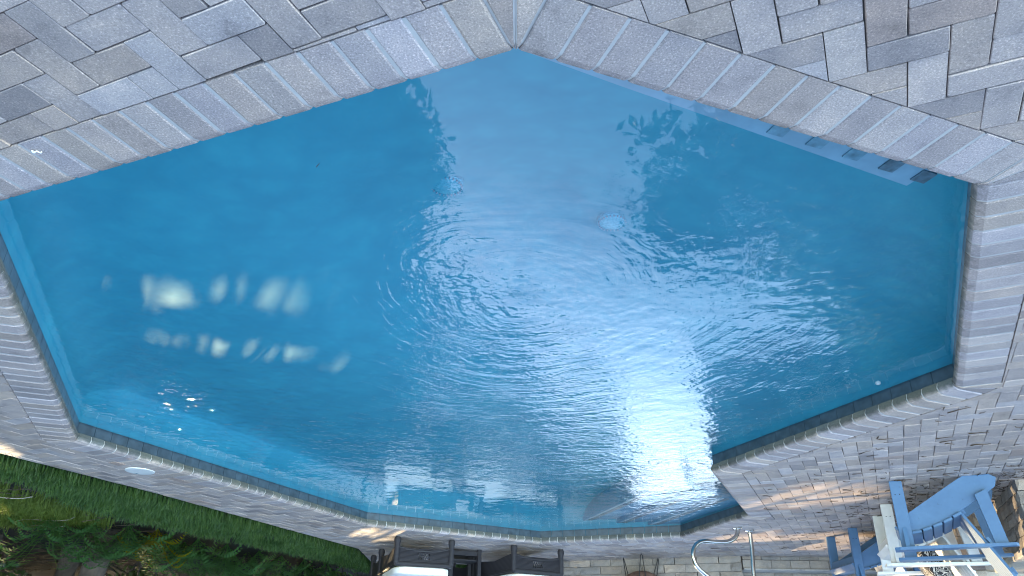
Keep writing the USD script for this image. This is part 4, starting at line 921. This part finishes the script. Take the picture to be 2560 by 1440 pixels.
shrub('thick dark hedge closing off the bed left of the dark trunk', (9.4, 14.6, 0), [(9.0, 14.6, 1.2, 1.3), (10.4, 13.6, 1.3, 1.4), (11.4, 12.2, 1.3, 1.4), (12.0, 10.6, 1.3, 1.4)], 12000, .12, M_leaf, 57)
shrub('thick dark hedge closing off the bed right of the dark trunk', (6.8, 16.4, 0), [(7.8, 15.8, 1.2, 1.3), (6.6, 16.4, 1.2, 1.3), (5.2, 16.9, 1.2, 1.2), (3.9, 17.4, 1.1, 1.1)], 12000, .12, M_leaf, 58)
shrub('thick dark hedge at the open end of the shady bed, left of the view', (10.5, 8.4, 0), [(11.6, 9.0, 1.2, 1.3), (11.0, 7.6, 1.3, 1.3), (10.2, 6.4, 1.2, 1.2)], 9000, .12, M_leaf, 59)
shrub('thick dark hedge in the far corner of the shady bed', (10.6, 16.6, 0), [(9.4, 16.8, 1.2, 1.4), (10.8, 16.0, 1.3, 1.4), (12.2, 15.0, 1.3, 1.4)], 9000, .12, M_leaf, 60)
# twiggy mulch and fallen sticks in the bed
mb = MB(); r_ = np.random.default_rng(77)
for k_ in range(900):
    x, y = r_.uniform(4.3, 8.5), r_.uniform(6.6, 14)
    if strip.contains(Point(x, y)) or x < 4.2 + max(0, (9 - y)) * .1: continue
    L_ = r_.uniform(.06, .35); a = r_.uniform(0, math.pi); c = np.array([x, y, r_.uniform(-.02, .03)]); d = np.array([math.cos(a), math.sin(a), r_.normal(0, .12)]) * L_ / 2
    mb.tube([c - d, c + r_.normal(0, .01, 3), c + d], [.004, .0035, .002], 4, False)
obj('fallen_sticks', mb.get(), M_twig, kind='stuff', label='dead sticks and needles on the dark mulch behind the ferns', category='sticks')
for (x, y, a, L_) in ((5.1, 8.7, .2, .8), (5.3, 9.1, .1, .6), (4.9, 7.4, -.5, .7)):
    tw = thing('fallen_branch', ['thin pale bare branch lying across the mulch near the fern', 'pale bare branch lying deeper in the bed', 'long pale stick at the mossy bed corner'][[.8, .6, .7].index(L_)], 'branch', (x, y, .03), a)
    obj('stick', MB().tube(spline([(-L_ / 2, 0, 0), (-.1, .03, .03), (.15, -.02, .02), (L_ / 2, .04, .05)], 10), np.linspace(.0045, .002, 10), 6).get(), simple('pale_branch_%d' % int(L_ * 10), (.30, .26, .22), .9), tw, smooth=True)

# ------------------------------------------------------------------ iron fence and pale wall behind it
fn = thing('iron_fence', 'black iron picket fence at the end of the grass behind the wicker lounger', 'fence')
fa, fb_ = np.array([3.6, 13.1]), np.array([1.2, 12.75]); n_ = 22
for k_ in range(n_ + 1):
    p = fa + (fb_ - fa) * k_ / n_
    if k_ % 11 == 0: obj('post', MB().box((p[0], p[1], .55), (.05, .05, 1.2), None, .003).get(), M_iron, fn)
    else: obj('picket', MB().box((p[0], p[1], .5), (.016, .016, 1.05)).get(), M_iron, fn)
for z in (.12, .95):
    t2 = (fb_ - fa) / np.linalg.norm(fb_ - fa); c = (fa + fb_) / 2
    obj('rail', MB().box((c[0], c[1], z), (np.linalg.norm(fb_ - fa), .03, .03), np.array([[t2[0], -t2[1], 0], [t2[1], t2[0], 0], [0, 0, 1]])).get(), M_iron, fn)
pw = thing('garden_wall', 'pale plastered garden wall behind the iron fence', 'wall')
obj('panel', MB().box((2.0, 16.0, .9), (5.0, .2, 1.9)).get(), M_palewall, pw)
obj('coping', MB().box((2.0, 16.0, 1.89), (5.1, .3, .08), None, .01).get(), M_palewall, pw)
